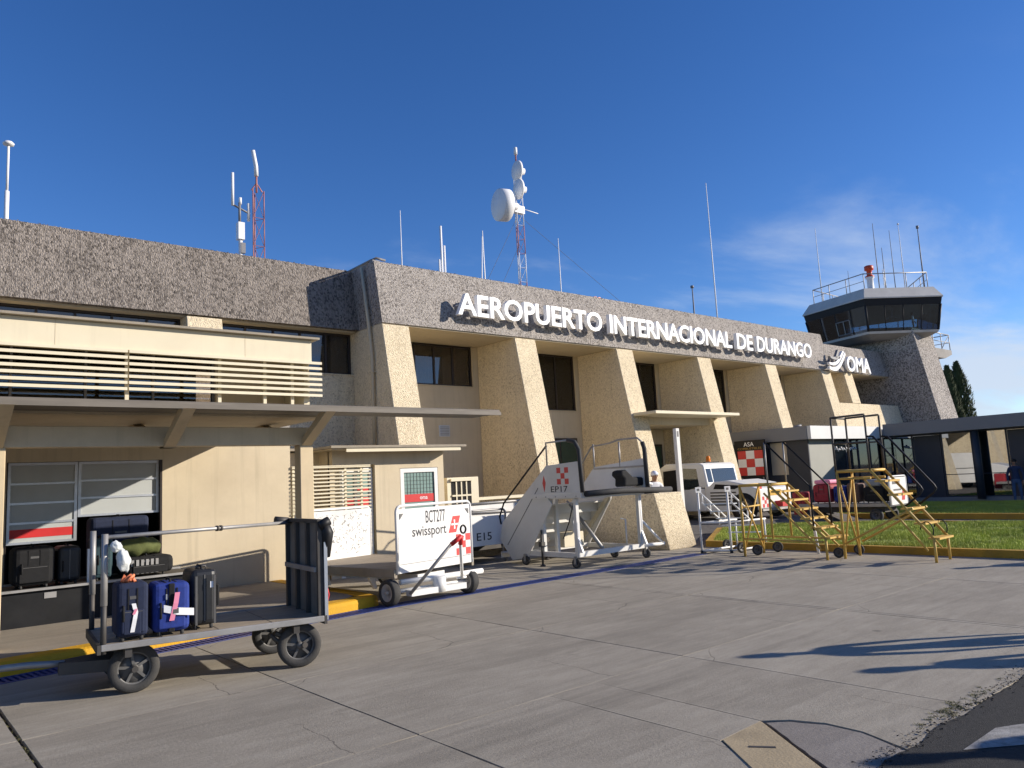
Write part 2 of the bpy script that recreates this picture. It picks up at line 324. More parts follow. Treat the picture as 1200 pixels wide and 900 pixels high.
def text_range(t):
    vs = text_geo(t)[0]
    return min(v.x for v in vs), max(v.x for v in vs), min(v.y for v in vs), max(v.y for v in vs)
def lettering(mb, t, o, xd, yd, w, h, depth=0.002, rng=None, mi=0):
    """text in a w x h box whose lower left corner is o; xd, yd unit vectors; front faces xd x yd"""
    vs, fs = text_geo(t); x0, x1, y0, y1 = rng or text_range(t)
    o, xd, yd = Vector(o), Vector(xd), Vector(yd); n = xd.cross(yd).normalized()
    sx = w/(x1-x0); sy = h/(y1-y0)
    front = [o + xd*((v.x-x0)*sx) + yd*((v.y-y0)*sy) + n*depth for v in vs]
    back = [p - n*depth for p in front]
    k = len(vs); cnt = {}
    for q in fs:
        for i in range(len(q)):
            a, b = q[i], q[(i+1) % len(q)]; cnt[(a, b)] = 1
    side = [(a, b, b+k, a+k) for (a, b) in cnt if (b, a) not in cnt]
    mb.add(front+back, [tuple(q) for q in fs] + [tuple(i+k for i in q[::-1]) for q in fs] + side, False, mi)
def wheel(parent, c, axis, r, w, tyre, rim, spokes=0, name='wheel', hub=None):
    """wheel > tyre is the part itself, rim its sub-part"""
    ax = Vector(axis).normalized(); c = Vector(c)
    t = MB().lathe(c, ax, [(r*0.66, -w*0.42), (r*0.72, -w*0.5), (r*0.93, -w*0.5), (r, -w*0.3), (r, w*0.3), (r*0.93, w*0.5), (r*0.72, w*0.5), (r*0.66, w*0.42), (r*0.66, -w*0.42)], 28)
    o = t.build(name, tyre, parent)
    q = MB()
    if spokes:
        q.lathe(c, ax, [(r*0.67, -w*0.3), (r*0.60, -w*0.34), (r*0.60, w*0.34), (r*0.67, w*0.3), (r*0.67, -w*0.3)], 28)
        q.lathe(c, ax, [(0, -w*0.02), (r*0.62, -w*0.02), (r*0.62, w*0.02), (0, w*0.02)], 28)
        a = ax.orthogonal().normalized(); b = ax.cross(a)
        for i in range(spokes):
            th = 2*math.pi*i/spokes+0.3; d = a*math.cos(th)+b*math.sin(th); e = ax.cross(d)
            q.obox(c+d*r*0.14-e*r*0.055-ax*w*0.28, d*r*0.48, e*r*0.11, ax*w*0.56)
    else:
        q.lathe(c, ax, [(r*0.67, -w*0.40), (r*0.58, -w*0.44), (r*0.50, -w*0.2), (r*0.18, -w*0.18), (r*0.18, w*0.18), (r*0.50, w*0.2), (r*0.58, w*0.44), (r*0.67, w*0.40)], 24)
    q.lathe(c, ax, [(0, -w*0.52), (r*0.12, -w*0.52), (r*0.17, -w*0.3), (r*0.17, w*0.3), (r*0.12, w*0.52), (0, w*0.52)], 12)
    q.build('rim', rim, o)
    return o

# ================================================================== setting: ground
def concrete_mat(name, base, warm, crack=True, scale=1.0):
    mt = bpy.data.materials.new(name); mt.use_nodes = True; t = mt.node_tree; n = t.nodes; l = t.links
    b = n['Principled BSDF']; b.inputs['Roughness'].default_value = 0.85; b.inputs['Specular IOR Level'].default_value = 0.3
    c = n.new('ShaderNodeTexCoord'); oi = n.new('ShaderNodeObjectInfo')
    def mth(op, x, y, z=None):
        q = n.new('ShaderNodeMath'); q.operation = op
        for i, s in enumerate((x, y, z)):
            if s is None: continue
            if isinstance(s, (int, float)): q.inputs[i].default_value = s
            else: l.new(s, q.inputs[i])
        return q.outputs[0]
    def ns(sc, det, st=(1, 1, 1), rough=0.6):
        mp_ = n.new('ShaderNodeMapping'); mp_.inputs['Scale'].default_value = st; l.new(c.outputs['Object'], mp_.inputs[0])
        a = n.new('ShaderNodeTexNoise'); a.inputs['Scale'].default_value = sc; a.inputs['Detail'].default_value = det; a.inputs['Roughness'].default_value = rough
        l.new(mp_.outputs[0], a.inputs[0]); return a.outputs[0]
    big = ns(0.7, 7); mid = ns(3.2, 8, (0.5, 1.6, 1), 0.7); fine = ns(38, 6, rough=0.75); streak = ns(6, 5, (0.12, 2.2, 1))
    s = mth('ADD', mth('MULTIPLY', big, 0.5), mth('MULTIPLY', mid, 0.45)); s = mth('ADD', s, mth('MULTIPLY', fine, 0.40)); s = mth('ADD', s, mth('MULTIPLY', mth('SUBTRACT', ns(140, 3, rough=0.8), 0.5), 0.55)); s = mth('ADD', s, mth('MULTIPLY', streak, 0.25))
    s = mth('ADD', s, mth('MULTIPLY', oi.outputs['Random'], 0.10))
    rp = n.new('ShaderNodeValToRGB'); e = rp.color_ramp.elements
    e[0].position = 0.56; e[0].color = (*[x*0.72 for x in base], 1); e[1].position = 1.02; e[1].color = (*warm, 1); k = e.new(0.78); k.color = (*base, 1)
    l.new(s, rp.inputs[0]); col = rp.outputs[0]
    # oil and tyre stains
    st = ns(1.5, 9, rough=0.72); mr = n.new('ShaderNodeMapRange'); mr.inputs['From Min'].default_value = 0.60; mr.inputs['From Max'].default_value = 0.76; mr.inputs['To Max'].default_value = 0.5; l.new(st, mr.inputs[0])
    x = n.new('ShaderNodeMix'); x.data_type = 'RGBA'; l.new(mr.outputs[0], x.inputs['Factor']); l.new(col, x.inputs['A']); x.inputs['B'].default_value = (*[q*0.45 for q in base], 1); col = x.outputs['Result']
    ge = n.new('ShaderNodeNewGeometry')
    def pns(sc, det, st, rough=0.6, rot=0.0):
        mp_ = n.new('ShaderNodeMapping'); mp_.inputs['Scale'].default_value = st; mp_.inputs['Rotation'].default_value = (0, 0, rot); l.new(ge.outputs['Position'], mp_.inputs[0])
        a = n.new('ShaderNodeTexNoise'); a.inputs['Scale'].default_value = sc; a.inputs['Detail'].default_value = det; a.inputs['Roughness'].default_value = rough; l.new(mp_.outputs[0], a.inputs[0]); return a.outputs[0]
    def darken(fac_src, lo, hi, amt, c_):
        global_col = col_[0]
        mr_ = n.new('ShaderNodeMapRange'); mr_.inputs['From Min'].default_value = lo; mr_.inputs['From Max'].default_value = hi; mr_.inputs['To Max'].default_value = amt; l.new(fac_src, mr_.inputs[0])
        x_ = n.new('ShaderNodeMix'); x_.data_type = 'RGBA'; l.new(mr_.outputs[0], x_.inputs['Factor']); l.new(global_col, x_.inputs['A']); x_.inputs['B'].default_value = (*c_, 1); col_[0] = x_.outputs['Result']
    col_ = [col]
    darken(pns(1.0, 6, (0.07, 1.5, 1), 0.62, 0.12), 0.56, 0.72, 0.42, [q*0.5 for q in base])
    darken(pns(1.0, 5, (0.09, 3.4, 1), 0.6, -0.05), 0.60, 0.70, 0.30, [q*0.45 for q in base])
    vo = n.new('ShaderNodeTexVoronoi'); vo.inputs['Scale'].default_value = 1.3; l.new(ge.outputs['Position'], vo.inputs[0])
    od = mth('ADD', vo.outputs['Distance'], mth('MULTIPLY', mth('SUBTRACT', fine, 0.5), 0.12))
    sp = n.new('ShaderNodeSeparateColor'); l.new(vo.outputs['Color'], sp.inputs[0])
    lim = mth('MULTIPLY', mth('MAXIMUM', mth('SUBTRACT', sp.outputs[0], 0.55), 0.0), 0.17)
    darken(mth('SUBTRACT', lim, od), -0.02, 0.02, 0.55, (0.055, 0.048, 0.04))
    col = col_[0]
    h = mth('ADD', mth('MULTIPLY', fine, 0.8), mth('MULTIPLY', mid, 0.6))
    if crack:
        nz = n.new('ShaderNodeTexNoise'); nz.inputs['Scale'].default_value = 2.6; nz.inputs['Detail'].default_value = 6; l.new(c.outputs['Object'], nz.inputs[0])
        mv = n.new('ShaderNodeVectorMath'); mv.operation = 'MULTIPLY_ADD'; mv.inputs[1].default_value = (0.22, 0.22, 0); l.new(nz.outputs['Color'], mv.inputs[0]); l.new(c.outputs['Object'], mv.inputs[2])
        v = n.new('ShaderNodeTexVoronoi'); v.feature = 'DISTANCE_TO_EDGE'; v.inputs['Scale'].default_value = 0.30; l.new(mv.outputs[0], v.inputs[0])
        width = mth('MULTIPLY', mth('SUBTRACT', ns(0.35, 2), 0.47), 0.010)
        cr = mth('LESS_THAN', v.outputs['Distance'], width)
        x = n.new('ShaderNodeMix'); x.data_type = 'RGBA'; l.new(mth('MULTIPLY', cr, 0.6), x.inputs['Factor']); l.new(col, x.inputs['A']); x.inputs['B'].default_value = (0.06, 0.05, 0.045, 1); col = x.outputs['Result']
        h = mth('SUBTRACT', h, mth('MULTIPLY', cr, 1.5))
    l.new(col, b.inputs['Base Color'])
    bp = n.new('ShaderNodeBump'); bp.inputs['Strength'].default_value = 0.45; bp.inputs['Distance'].default_value = 0.012
    l.new(h, bp.inputs['Height']); l.new(bp.outputs[0], b.inputs['Normal']); MATS[name] = mt
    return mt
slabmat = concrete_mat('apron_concrete', (0.275, 0.243, 0.192), (0.375, 0.335, 0.268))
pavemat = concrete_mat('pavement_concrete', (0.25, 0.215, 0.17), (0.32, 0.28, 0.22))
patchmat = concrete_mat('patch_concrete', (0.225, 0.20, 0.175), (0.30, 0.27, 0.235), crack=False)
asphalt = M('asphalt', (0.030, 0.029, 0.028), 0.9, 0.35, 30, 0.8, 160, dirt=0.25, dirtcol=(0.07, 0.065, 0.058))
roadasphalt = M('road_asphalt', (0.12, 0.11, 0.10), 0.9, 0.2, 6, 0.4, 80)
joint = M('joint_dirt', (0.045, 0.037, 0.03), 0.95, 0.3, 8)
earth = M('earth', (0.16, 0.13, 0.09), 0.95, 0.2, 0.3)
soil = M('lawn_soil', (0.24, 0.26, 0.06), 0.95, 0.35, 2.5)

g = MB(); g.add([(-900, -900, -0.08), (900, -900, -0.08), (900, 900, -0.08), (-900, 900, -0.08)], [(0, 1, 2, 3)])
struct(g, 'ground', earth, fix=False)
g = MB(); g.add([(-8, 2.2, -0.035), (26, 2.2, -0.035), (26, 19, -0.035), (-8, 19, -0.035)], [(0, 1, 2, 3)])
apron = struct(g, 'apron', joint, fix=False)
def slab(pts, mat, name='slab', z0=-0.05, z1=0.0, gap=0.012, jit=0.004, step=0.35, parent=apron):
    """one cast slab: ragged outline, chipped edge"""
    c = sum((Vector((p[0], p[1], 0)) for p in pts), Vector())/len(pts); out_ = []
    for i in range(len(pts)):
        a = Vector((*pts[i], 0)); b = Vector((*pts[(i+1) % len(pts)], 0)); k = max(1, int((b-a).length/step))
        nrm = Vector((-(b-a).y, (b-a).x, 0)).normalized()
        if nrm.dot(c-a) < 0: nrm = -nrm
        for j in range(k):
            p = a + (b-a)*(j/k)
            inw = nrm*((gap if abs(nrm.x) > abs(nrm.y) else gap*0.25)*0.5+random.random()*jit*(2 if abs(nrm.x) > abs(nrm.y) else 0.6))
            if j == 0: inw = (c-a).normalized()*(gap*0.8+random.random()*jit)
            out_.append(p+inw)
    mb = MB(); n = len(out_)
    top = [Vector((p.x, p.y, z1)) for p in out_]; inn = [Vector((p.x, p.y, z1-0.004)) + (p-c).normalized()*0.0015 for p in out_]; bot = [Vector((p.x, p.y, z0)) for p in inn]
    mb.add(top+inn+bot, [tuple(range(n))] + [(i, (i+1) % n, n+(i+1) % n, n+i) for i in range(n)] + [(n+i, n+(i+1) % n, 2*n+(i+1) % n, 2*n+i) for i in range(n)])
    o = MB(); o.v = [p-Vector((c.x, c.y, 0)) for p in mb.v]; o.f = mb.f; o.sm = mb.sm; o.mi = mb.mi
    ob = o.build(name, mat, None); ob.parent = parent; ob.location = (c.x, c.y, 0)
    if parent is None: ob['kind'] = 'structure'
    return ob
xs = [-8, -5.2, -2.1, 1.03, 3.2, 6.3, 9.40, 9.49, 12.6, 15.6]
def ydrain(x): return 9.98 + (x-2.0)*0.122 if x < 6.3 else 10.505+(x-6.3)*0.012   # centre line of the drain
for i in range(len(xs)-1):
    x0, x1 = xs[i], xs[i+1]
    for j, (y0, y1) in enumerate(((2.37, 5.0), (5.0, 7.3), (7.3, None))):
        wide = 0.010
        if y1 is None: pts = [(x0, y0), (x1, y0), (x1, ydrain(x1)-0.18), (x0, ydrain(x0)-0.18)]
        else: pts = [(x0, y0), (x1, y0), (x1, y1), (x0, y1)]
        if i in (2, 3) : pts = [(p[0]+(0.02 if p[0] == 1.03 and i == 3 else 0), p[1]) for p in pts]; 
        if j == 0 and i == 4: # slab broken for the plate and the patch at its front right corner
            pts = [(3.2, 2.30), (4.02, 2.37), (4.50, 3.30), (4.52, 3.33), (5.02, 3.36), (5.12, 3.22), (5.24, 3.02), (5.25, 2.72), (5.14, 2.37), (6.3, 2.37), (6.3, 5.0), (3.2, 5.0)]
            # keep it convex for filling: two pieces
            slab([(3.2, 2.30), (3.84, 2.30), (4.50, 3.30), (4.50, 5.0), (3.2, 5.0)], slabmat, gap=0.004)
            slab([(4.50, 3.31), (5.03, 3.335), (5.05, 5.0), (4.50, 5.0)], slabmat, gap=0.002, jit=0.001)
            slab([(5.035, 3.335), (5.18, 3.20), (5.275, 2.97), (5.265, 2.70), (5.10, 2.30), (6.3, 2.30), (6.3, 5.0), (5.05, 5.0)], slabmat, gap=0.002, jit=0.001)
            continue
        slab(pts, slabmat, gap=wide)
    if x0 >= 6:
        slab([(x0, ydrain(x0)+0.18), (x1, ydrain(x1)+0.18), (x1, 13.3), (x0, 13.3)], slabmat, gap=0.014)
        slab([(x0, 13.3), (x1, 13.3), (x1, 16.2), (x0, 16.2)], slabmat, gap=0.014)
slab([(5.03, 3.30), (5.16, 3.18), (5.26, 2.96), (5.25, 2.70), (5.09, 2.30), (4.33, 2.30), (4.44, 2.47)], patchmat, 'patch', gap=0.006, jit=0.006, step=0.08, z1=-0.004)
# access cover plate
pl = MB(); d1 = Vector((0.51, 0.03, 0)); d2 = Vector((-0.62, -0.86, 0)); o_ = Vector((4.505, 3.295, -0.006))
pl.obox(o_, d1, d2, (0, 0, 0.012))
platemat = M('plate_tan', (0.40, 0.315, 0.19), 0.75, 0.12, 3, 0.2, 60, dirt=0.5, dirtcol=(0.13, 0.10, 0.07))
plate = solo(pl, 'cover_plate', platemat, 'tan metal cover plate set in the broken concrete near the asphalt', 'cover plate', (4.6, 2.9, 0), bevel=0.003)
s_ = MB(); q = Vector((4.515, 3.10, 0.0065)); s_.obox(q, Vector((0.10, -0.135, 0)), Vector((-0.020, -0.015, 0)), (0, 0, 0.003))
s_.v = [p-Vector(plate.location) for p in s_.v]; so = s_.build('lifting_slot', darksteel); so.parent = plate
# asphalt lane in front, its broken edge overlapping the slabs
a = MB(); top = []
x = -8.0
while x < 30: top.append(Vector((x, 2.36+noise.noise((x*2.2, 0, 3))*0.06+noise.noise((x*9, 1, 3))*0.016+noise.noise((x*31, 2, 3))*0.006, 0.004))); x += 0.03
bot = [Vector((p.x, -14, 0.004)) for p in top]; n_ = len(top)
low = [p+Vector((0, 0.012, -0.02)) for p in top]
a.add(bot+top+low, [(i, i+1, n_+i+1, n_+i) for i in range(n_-1)] + [(n_+i, n_+i+1, 2*n_+i+1, 2*n_+i) for i in range(n_-1)])
struct(a, 'asphalt_lane', asphalt, fix=False)
a = MB(); a.add([(5.30, 2.09, 0.008), (5.86, 2.09, 0.008), (6.9, 1.55, 0.008), (6.2, 1.45, 0.008)], [(0, 1, 2, 3)][::1])
lm = M('lane_marking', (0.30, 0.29, 0.27), 0.9, 0.25, 14, 0.3, 90, dirt=0.7, dirtcol=(0.08, 0.075, 0.07))
struct(a, 'lane_marking', lm)
# crumbs and weeds along the broken edge
cr = MB()
for i in range(900):
    x = random.uniform(3.6, 9.0); y = 2.39+random.gauss(0, 0.05)+noise.noise((x*2.2, 0, 3))*0.05; s = random.uniform(0.004, 0.016)
    z = 0.002
    p = [Vector((x+random.uniform(-s, s), y+random.uniform(-s, s), z+random.uniform(0, s))) for _ in range(4)]
    cr.add(p, [(0, 1, 2), (0, 2, 3), (0, 3, 1), (1, 3, 2)])
tag(cr.build('rubble', joint, fix=False), 'crumbs of broken asphalt and dirt along the edge of the concrete', 'rubble', kind='stuff')
wd = MB()
weedg = M('weed', (0.17, 0.155, 0.06), 0.8, 0.3, 20)
def tuft(mb, x, y, z, h, k, spread, w=0.004):
    for _ in range(k):
        a_ = random.uniform(0, 6.28); s = random.uniform(0.2, 1)*spread; hh = h*random.uniform(0.4, 1)
        b0 = Vector((x+random.gauss(0, spread*0.4), y+random.gauss(0, spread*0.4), z)); t_ = b0+Vector((math.cos(a_)*s, math.sin(a_)*s, hh)); sd = Vector((-math.sin(a_), math.cos(a_), 0))*w
        mb.add([b0-sd, b0+sd, t_], [(0, 1, 2)])
for i in range(60):
    x = random.gauss(6.3, 0.35); tuft(wd, x, 2.46+random.gauss(0, 0.05), 0, 0.014, 14, 0.03, 0.003)
for i in range(26): tuft(wd, 1.03+random.gauss(0, 0.02), random.gauss(7.0, 0.45), -0.012, 0.022, 10, 0.03, 0.003)
tag(wd.build('weeds', weedg, fix=False), 'low dry weeds growing in the gaps of the concrete apron', 'weeds', kind='stuff')

# service road behind the first lawn
g = MB(); g.add([(15.6, -14, -0.03), (26.2, -14, -0.03), (26.2, 19.5, -0.03), (15.6, 19.5, -0.03)], [(0, 1, 2, 3)])
struct(g, 'service_road', roadasphalt, fix=False)
g = MB(); g.add([(19.0, 13.9, -0.02), (22.0, 12.2, -0.02), (26.0, 12.4, -0.02), (26.0, 18.8, -0.02), (16.2, 18.8, -0.02), (16.2, 15.0, -0.02), (19.6, 14.6, 0.215), (22.2, 13.0, 0.215), (25.2, 13.2, 0.215), (25.2, 18.8, 0.215), (17.4, 18.8, 0.215), (17.4, 15.8, 0.215)], [(6, 7, 8, 9, 10, 11)]+[(i, (i+1) % 6, 6+(i+1) % 6, 6+i) for i in range(6)])
struct(g, 'forecourt', roadasphalt)
def offset_poly(pl_, d):
    out_ = []; n = len(pl_)
    for i in range(n):
        a, b, c = Vector(pl_[i-1]), Vector(pl_[i]), Vector(pl_[(i+1) % n])
        n1_ = Vector((-(b-a).y, (b-a).x)).normalized(); n2_ = Vector((-(c-b).y, (c-b).x)).normalized()
        bis = (n1_+n2_).normalized(); out_.append(b + bis*(d/max(0.3, bis.dot(n1_))))
    return out_
def lawn(pl_, blades, seed, label):
    n = len(pl_); inn = offset_poly(pl_, 0.16)
    g = MB(); g.add([(p[0], p[1], 0.11) for p in inn], [tuple(range(n))]); base = struct(g, 'lawn', soil)
    k = MB()
    vs = [(p[0], p[1], -0.04) for p in pl_] + [(p[0], p[1], 0.14) for p in pl_] + [(p[0], p[1], 0.14) for p in inn] + [(p[0], p[1], 0.05) for p in inn]
    k.add(vs, [(j*n+i, j*n+(i+1) % n, (j+1)*n+(i+1) % n, (j+1)*n+i) for j in range(3) for i in range(n)])
    k.build('kerb', oldyellow, base)
    rnd = random.Random(seed); xs_ = [p[0] for p in inn]; ys_ = [p[1] for p in inn]
    def inside(x, y):
        for i in range(n):
            a, b = inn[i], inn[(i+1) % n]
            if (b[0]-a[0])*(y-a[1])-(b[1]-a[1])*(x-a[0]) < 0.02: return False
        return True
    v = []; fcs = []; cnt = 0
    while cnt < blades:
        x = rnd.uniform(min(xs_), max(xs_)); y = rnd.uniform(max(3.0, min(ys_)), max(ys_))
        if not inside(x, y): continue
        dn = noise.noise((x*0.8, y*0.8, seed))
        if dn+0.5*noise.noise((x*2.7, y*2.7, seed+5)) < -0.22 and rnd.random() < 0.62: cnt += 1; continue
        h = (0.035+0.05*rnd.random())*(1+0.8*dn); a_ = rnd.uniform(0, 6.28); l_ = rnd.uniform(0.01, 0.04); w = 0.007
        c, s = math.cos(a_), math.sin(a_); o = len(v)
        v += [(x-s*w, y+c*w, 0.105), (x+s*w, y-c*w, 0.105), (x+c*l_, y+s*l_, 0.11+h)]; fcs.append((o, o+1, o+2)); cnt += 1
    me = bpy.data.meshes.new('grass'); me.from_pydata(v, [], fcs); me.materials.append(grassmat); ob = bpy.data.objects.new('grass', me); COL.objects.link(ob)
    tag(ob, label, 'grass', kind='stuff')
grassmat = M('grass_blades', (0.36, 0.42, 0.07), 0.75, 0.35, 1.3, dirt=0.45, dirtcol=(0.20, 0.17, 0.05))
lawn([(15.6, -6), (22.75, -6), (22.6, 9.75), (21.6, 12.3), (19.3, 13.7), (15.62, 11.45)], 120000, 3, 'short green lawn between the yellow kerb and the service road')
lawn([(25.55, -6), (33.0, -6), (33.0, 14.2), (25.55, 14.2)], 70000, 5, 'short green lawn in front of the glass pavilion')

# raised pavement under the canopy, with its yellow kerb
def ykerb(x): return 10.165+(x-2.0)*0.122
kp = [(-8, ykerb(-8)), (5.9, ykerb(5.9)), (6.13, ykerb(6.13)+0.03), (6.28, ykerb(6.2)+0.16), (6.34, 11.4), (6.34, 14.46)]
g = MB(); pp = [(-8, ykerb(-8)+0.29), (5.7, ykerb(5.7)+0.29), (5.98, 11.1), (6.04, 11.4), (6.04, 14.46), (-8, 14.46)]
g.add([(p[0], p[1], 0.142) for p in pp], [tuple(range(len(pp)))]); pavement = struct(g, 'pavement', pavemat)
kb = MB(); prof = [(0, -0.04), (0.012, 0.09), (0.035, 0.135), (0.07, 0.15), (0.30, 0.15), (0.30, 0.05)]
ring = []
for i, p in enumerate(kp):
    a = Vector(kp[max(0, i-1)]); b = Vector(kp[min(len(kp)-1, i+1)]); d = (b-a).normalized(); nr = Vector((-d.y, d.x))
    ring.append([Vector((p[0]+nr.x*o, p[1]+nr.y*o, z)) for (o, z) in prof])
L_ = len(prof)
kb.add([q for r_ in ring for q in r_], [(i*L_+j, (i+1)*L_+j, (i+1)*L_+j+1, i*L_+j+1) for i in range(len(ring)-1) for j in range(L_-1)])
kb.build('kerb', kerbyellow, pavement)
# blue drainage grate along the kerb
gr = thing('drain_grate', 'blue painted drainage grate running along the foot of the yellow kerb', 'drain grate', (6.3, 10.5, 0))
fr = MB(); brs = MB(); pitm = MB()
for (xa, xb) in ((-8.0, 6.3), (6.3, 14.25)):
    A_ = Vector((xa, ydrain(xa), 0)); B_ = Vector((xb, ydrain(xb) if xb < 7 else ydrain(xb), 0)); d = (B_-A_).normalized(); nr = Vector((-d.y, d.x, 0)); Ln = (B_-A_).length
    for sgn in (-1, 1):
        fr = MB(); fr.obox(A_+nr*(sgn*0.155-0.018)+Vector((0, 0, -0.03)), d*Ln, nr*0.036, (0, 0, 0.034)); fr.build('edge_bar', bluepaint, gr)
    pitm.obox(A_-nr*0.15+Vector((0, 0, -0.034)), d*Ln, nr*0.30, (0, 0, 0.006))
    t_ = 0.03
    while t_ < Ln-0.03:
        brs.obox(A_+d*t_-nr*0.138+Vector((0, 0, -0.024)), d*0.034, nr*0.276, (0, 0, 0.026)); t_ += 0.064
tag(brs.build('bars', bluepaint, gr), kind='stuff'); pitm.build('channel', joint, gr)

# ================================================================== terminal building
def fy(z, off=0.0): return 17.0+off+0.2*(z-6.05)
T = thing('terminal_building', 'long two storey cream and grey airport terminal with slanted columns and pebbled parapet', 'terminal building', (22, 18, 0))
ZB, ZT, ZT2 = 6.05, 7.78, 7.33
LOFF = 1.22
def yz(x, pts): return [(x, y, z) for (y, z) in pts]
p = MB(); p.prism(yz(10.19, [(fy(ZB), ZB), (fy(ZT), ZT), (fy(ZT)+0.35, ZT), (fy(ZT)+0.35, ZB+0.5), (18.55, ZB+0.5), (18.55, ZB)]), (33.60-10.19, 0, 0))
# the return wall between the two parapets
p.prism(yz(10.19, [(fy(ZT)+0.352, ZT), (19.6, ZT), (19.6, ZB), (18.552, ZB), (18.552, ZB+0.502), (fy(ZT)+0.352, ZB+0.502)]), (0.35, 0, 0))
p.build('parapet', aggregate, T)
p = MB(); p.prism(yz(33.602, [(fy(ZB), ZB), (fy(ZT2), ZT2), (fy(ZT2)+0.35, ZT2), (fy(ZT2)+0.35, ZB+0.5), (18.55, ZB+0.5), (18.55, ZB)]), (5.85, 0, 0)); p.build('parapet', aggregate, T)
p = MB(); p.prism(yz(-12, [(fy(ZB, LOFF), ZB), (fy(ZT, LOFF), ZT), (fy(ZT, LOFF)+0.35, ZT), (fy(ZT, LOFF)+0.35, ZB)]), (10.19+12-0.003, 0, 0)); p.build('parapet', oldaggregate, T)
s = MB()
s.box(10.6, 39.4, 18.56, 30, ZB+0.003, 7.2); s.box(-12, 10.5, 18.95, 30, ZB+0.003, 7.2); s.build('roof', greycon, T)
s = MB(); s.box(-12, 10.18, 18.4, 18.95, ZB-0.04, ZB+0.1); s.box(10.2, 39.4, fy(ZB)+0.05, 18.86, ZB-0.035, ZB-0.004); s.build('soffit', cream, T)
cols = [10.18, 14.69, 19.14, 23.58, 28.14, 32.68]
CW = 0.82
def column(x, w, z0=0.0, off=0.015):
    c = MB(); zt = ZB-0.036
    c.prism(yz(x, [(fy(z0)+off, z0), (fy(zt)+off, zt), (18.84, zt), (18.84, z0)]), (w, 0, 0)); return c.build('column', stucco, T, bevel=0.012, seg=1)
for x in cols: column(x, CW)
column(34.77, 0.8, 4.56, 0.018)
b = MB(); b.prism(yz(33.52, [(fy(0)+0.03, 0), (fy(4.55)+0.03, 4.55), (18.83, 4.55), (18.83, 0)]), (5.95, 0, 0)); b.build('base_wall', stucco, T, bevel=0.012, seg=1)
# bays: back wall, sill wall, window, doors
def window(x0, x1, z0, z1, y, n, parent=T, frame=brownframe, glass=winglass, curt=(), fw=0.05, rails=()):
    w = MB(); w.box(x0, x0+fw, y, y+0.09, z0, z1); w.box(x1-fw, x1, y, y+0.09, z0, z1); w.box(x0+fw, x1-fw, y, y+0.09, z1-fw, z1); w.box(x0+fw, x1-fw, y, y+0.09, z0, z0+fw)
    step = (x1-x0)/n
    for i in range(1, n): w.box(x0+i*step-fw*0.45, x0+i*step+fw*0.45, y+0.004, y+0.086, z0+fw, z1-fw)
    o = w.build('window', frame, parent)
    for i in range(n):
        g_ = MB(); g_.box(x0+i*step+fw*0.46, x0+(i+1)*step-fw*0.46, y+0.04, y+0.048, z0+fw+0.001, z1-fw-0.001); g_.build('pane', glass, o)
    for (a, b_, zb) in curt:
        c_ = MB(); k = max(4, int((b_-a)/0.05)); pts = [Vector((a+(b_-a)*i/k, y+0.10+0.02*math.sin(i*1.9), 0)) for i in range(k+1)]
        c_.add([Vector((q.x, q.y, zb)) for q in pts]+[Vector((q.x, q.y, z1-0.02)) for q in pts], [(i, i+1, k+2+i, k+1+i) for i in range(k)], True); c_.build('curtain', curtain, o)
    return o
bays = [(11.0, 14.69), (15.51, 19.14), (19.96, 23.58), (24.4, 28.14), (28.96, 32.68)]
YB = 18.85
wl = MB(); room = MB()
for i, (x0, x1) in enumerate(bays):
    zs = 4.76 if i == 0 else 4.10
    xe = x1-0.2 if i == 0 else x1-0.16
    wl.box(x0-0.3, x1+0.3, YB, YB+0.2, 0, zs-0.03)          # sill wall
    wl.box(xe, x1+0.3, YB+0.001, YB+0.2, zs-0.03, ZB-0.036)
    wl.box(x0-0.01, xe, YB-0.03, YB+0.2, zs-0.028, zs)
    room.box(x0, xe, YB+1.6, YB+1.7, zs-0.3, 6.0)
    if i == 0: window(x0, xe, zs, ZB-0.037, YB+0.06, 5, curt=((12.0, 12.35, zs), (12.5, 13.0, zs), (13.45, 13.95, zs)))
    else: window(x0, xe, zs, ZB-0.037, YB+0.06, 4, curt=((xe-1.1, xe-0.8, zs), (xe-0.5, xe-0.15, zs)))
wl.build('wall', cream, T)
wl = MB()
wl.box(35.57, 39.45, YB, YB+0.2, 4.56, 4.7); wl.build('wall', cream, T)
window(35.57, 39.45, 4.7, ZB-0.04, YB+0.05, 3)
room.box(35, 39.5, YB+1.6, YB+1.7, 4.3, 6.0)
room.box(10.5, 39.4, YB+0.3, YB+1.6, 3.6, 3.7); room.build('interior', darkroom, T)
for (x0, x1, zt) in ((17.2, 18.85, 3.15), (20.1, 21.6, 2.9), (21.9, 23.4, 2.9)):
    dd = MB(); dd.box(x0, x1, YB-0.05, YB-0.002, 0.0, zt); d_ = dd.build('door', brownframe, T)
    gg = MB(); xm = (x0+x1)/2
    for (a, b_) in ((x0+0.07, xm-0.03), (xm+0.03, x1-0.07)): gg.box(a, b_, YB-0.056, YB-0.051, 0.12, zt-0.08)
    gg.build('pane', M('door_glass', (0.03, 0.06, 0.045), 0.08, 0.1), d_)
# ventilator and joint line in the first bay
v_ = MB(); v_.box(13.12, 13.5, YB-0.03, YB-0.001, 3.22, 3.55); vo = v_.build('vent', alu, T)
v_ = MB()
for i in range(6): v_.box(13.15, 13.47, YB-0.042, YB-0.031, 3.25+i*0.048, 3.275+i*0.048)
v_.build('louvre', greycon, vo)
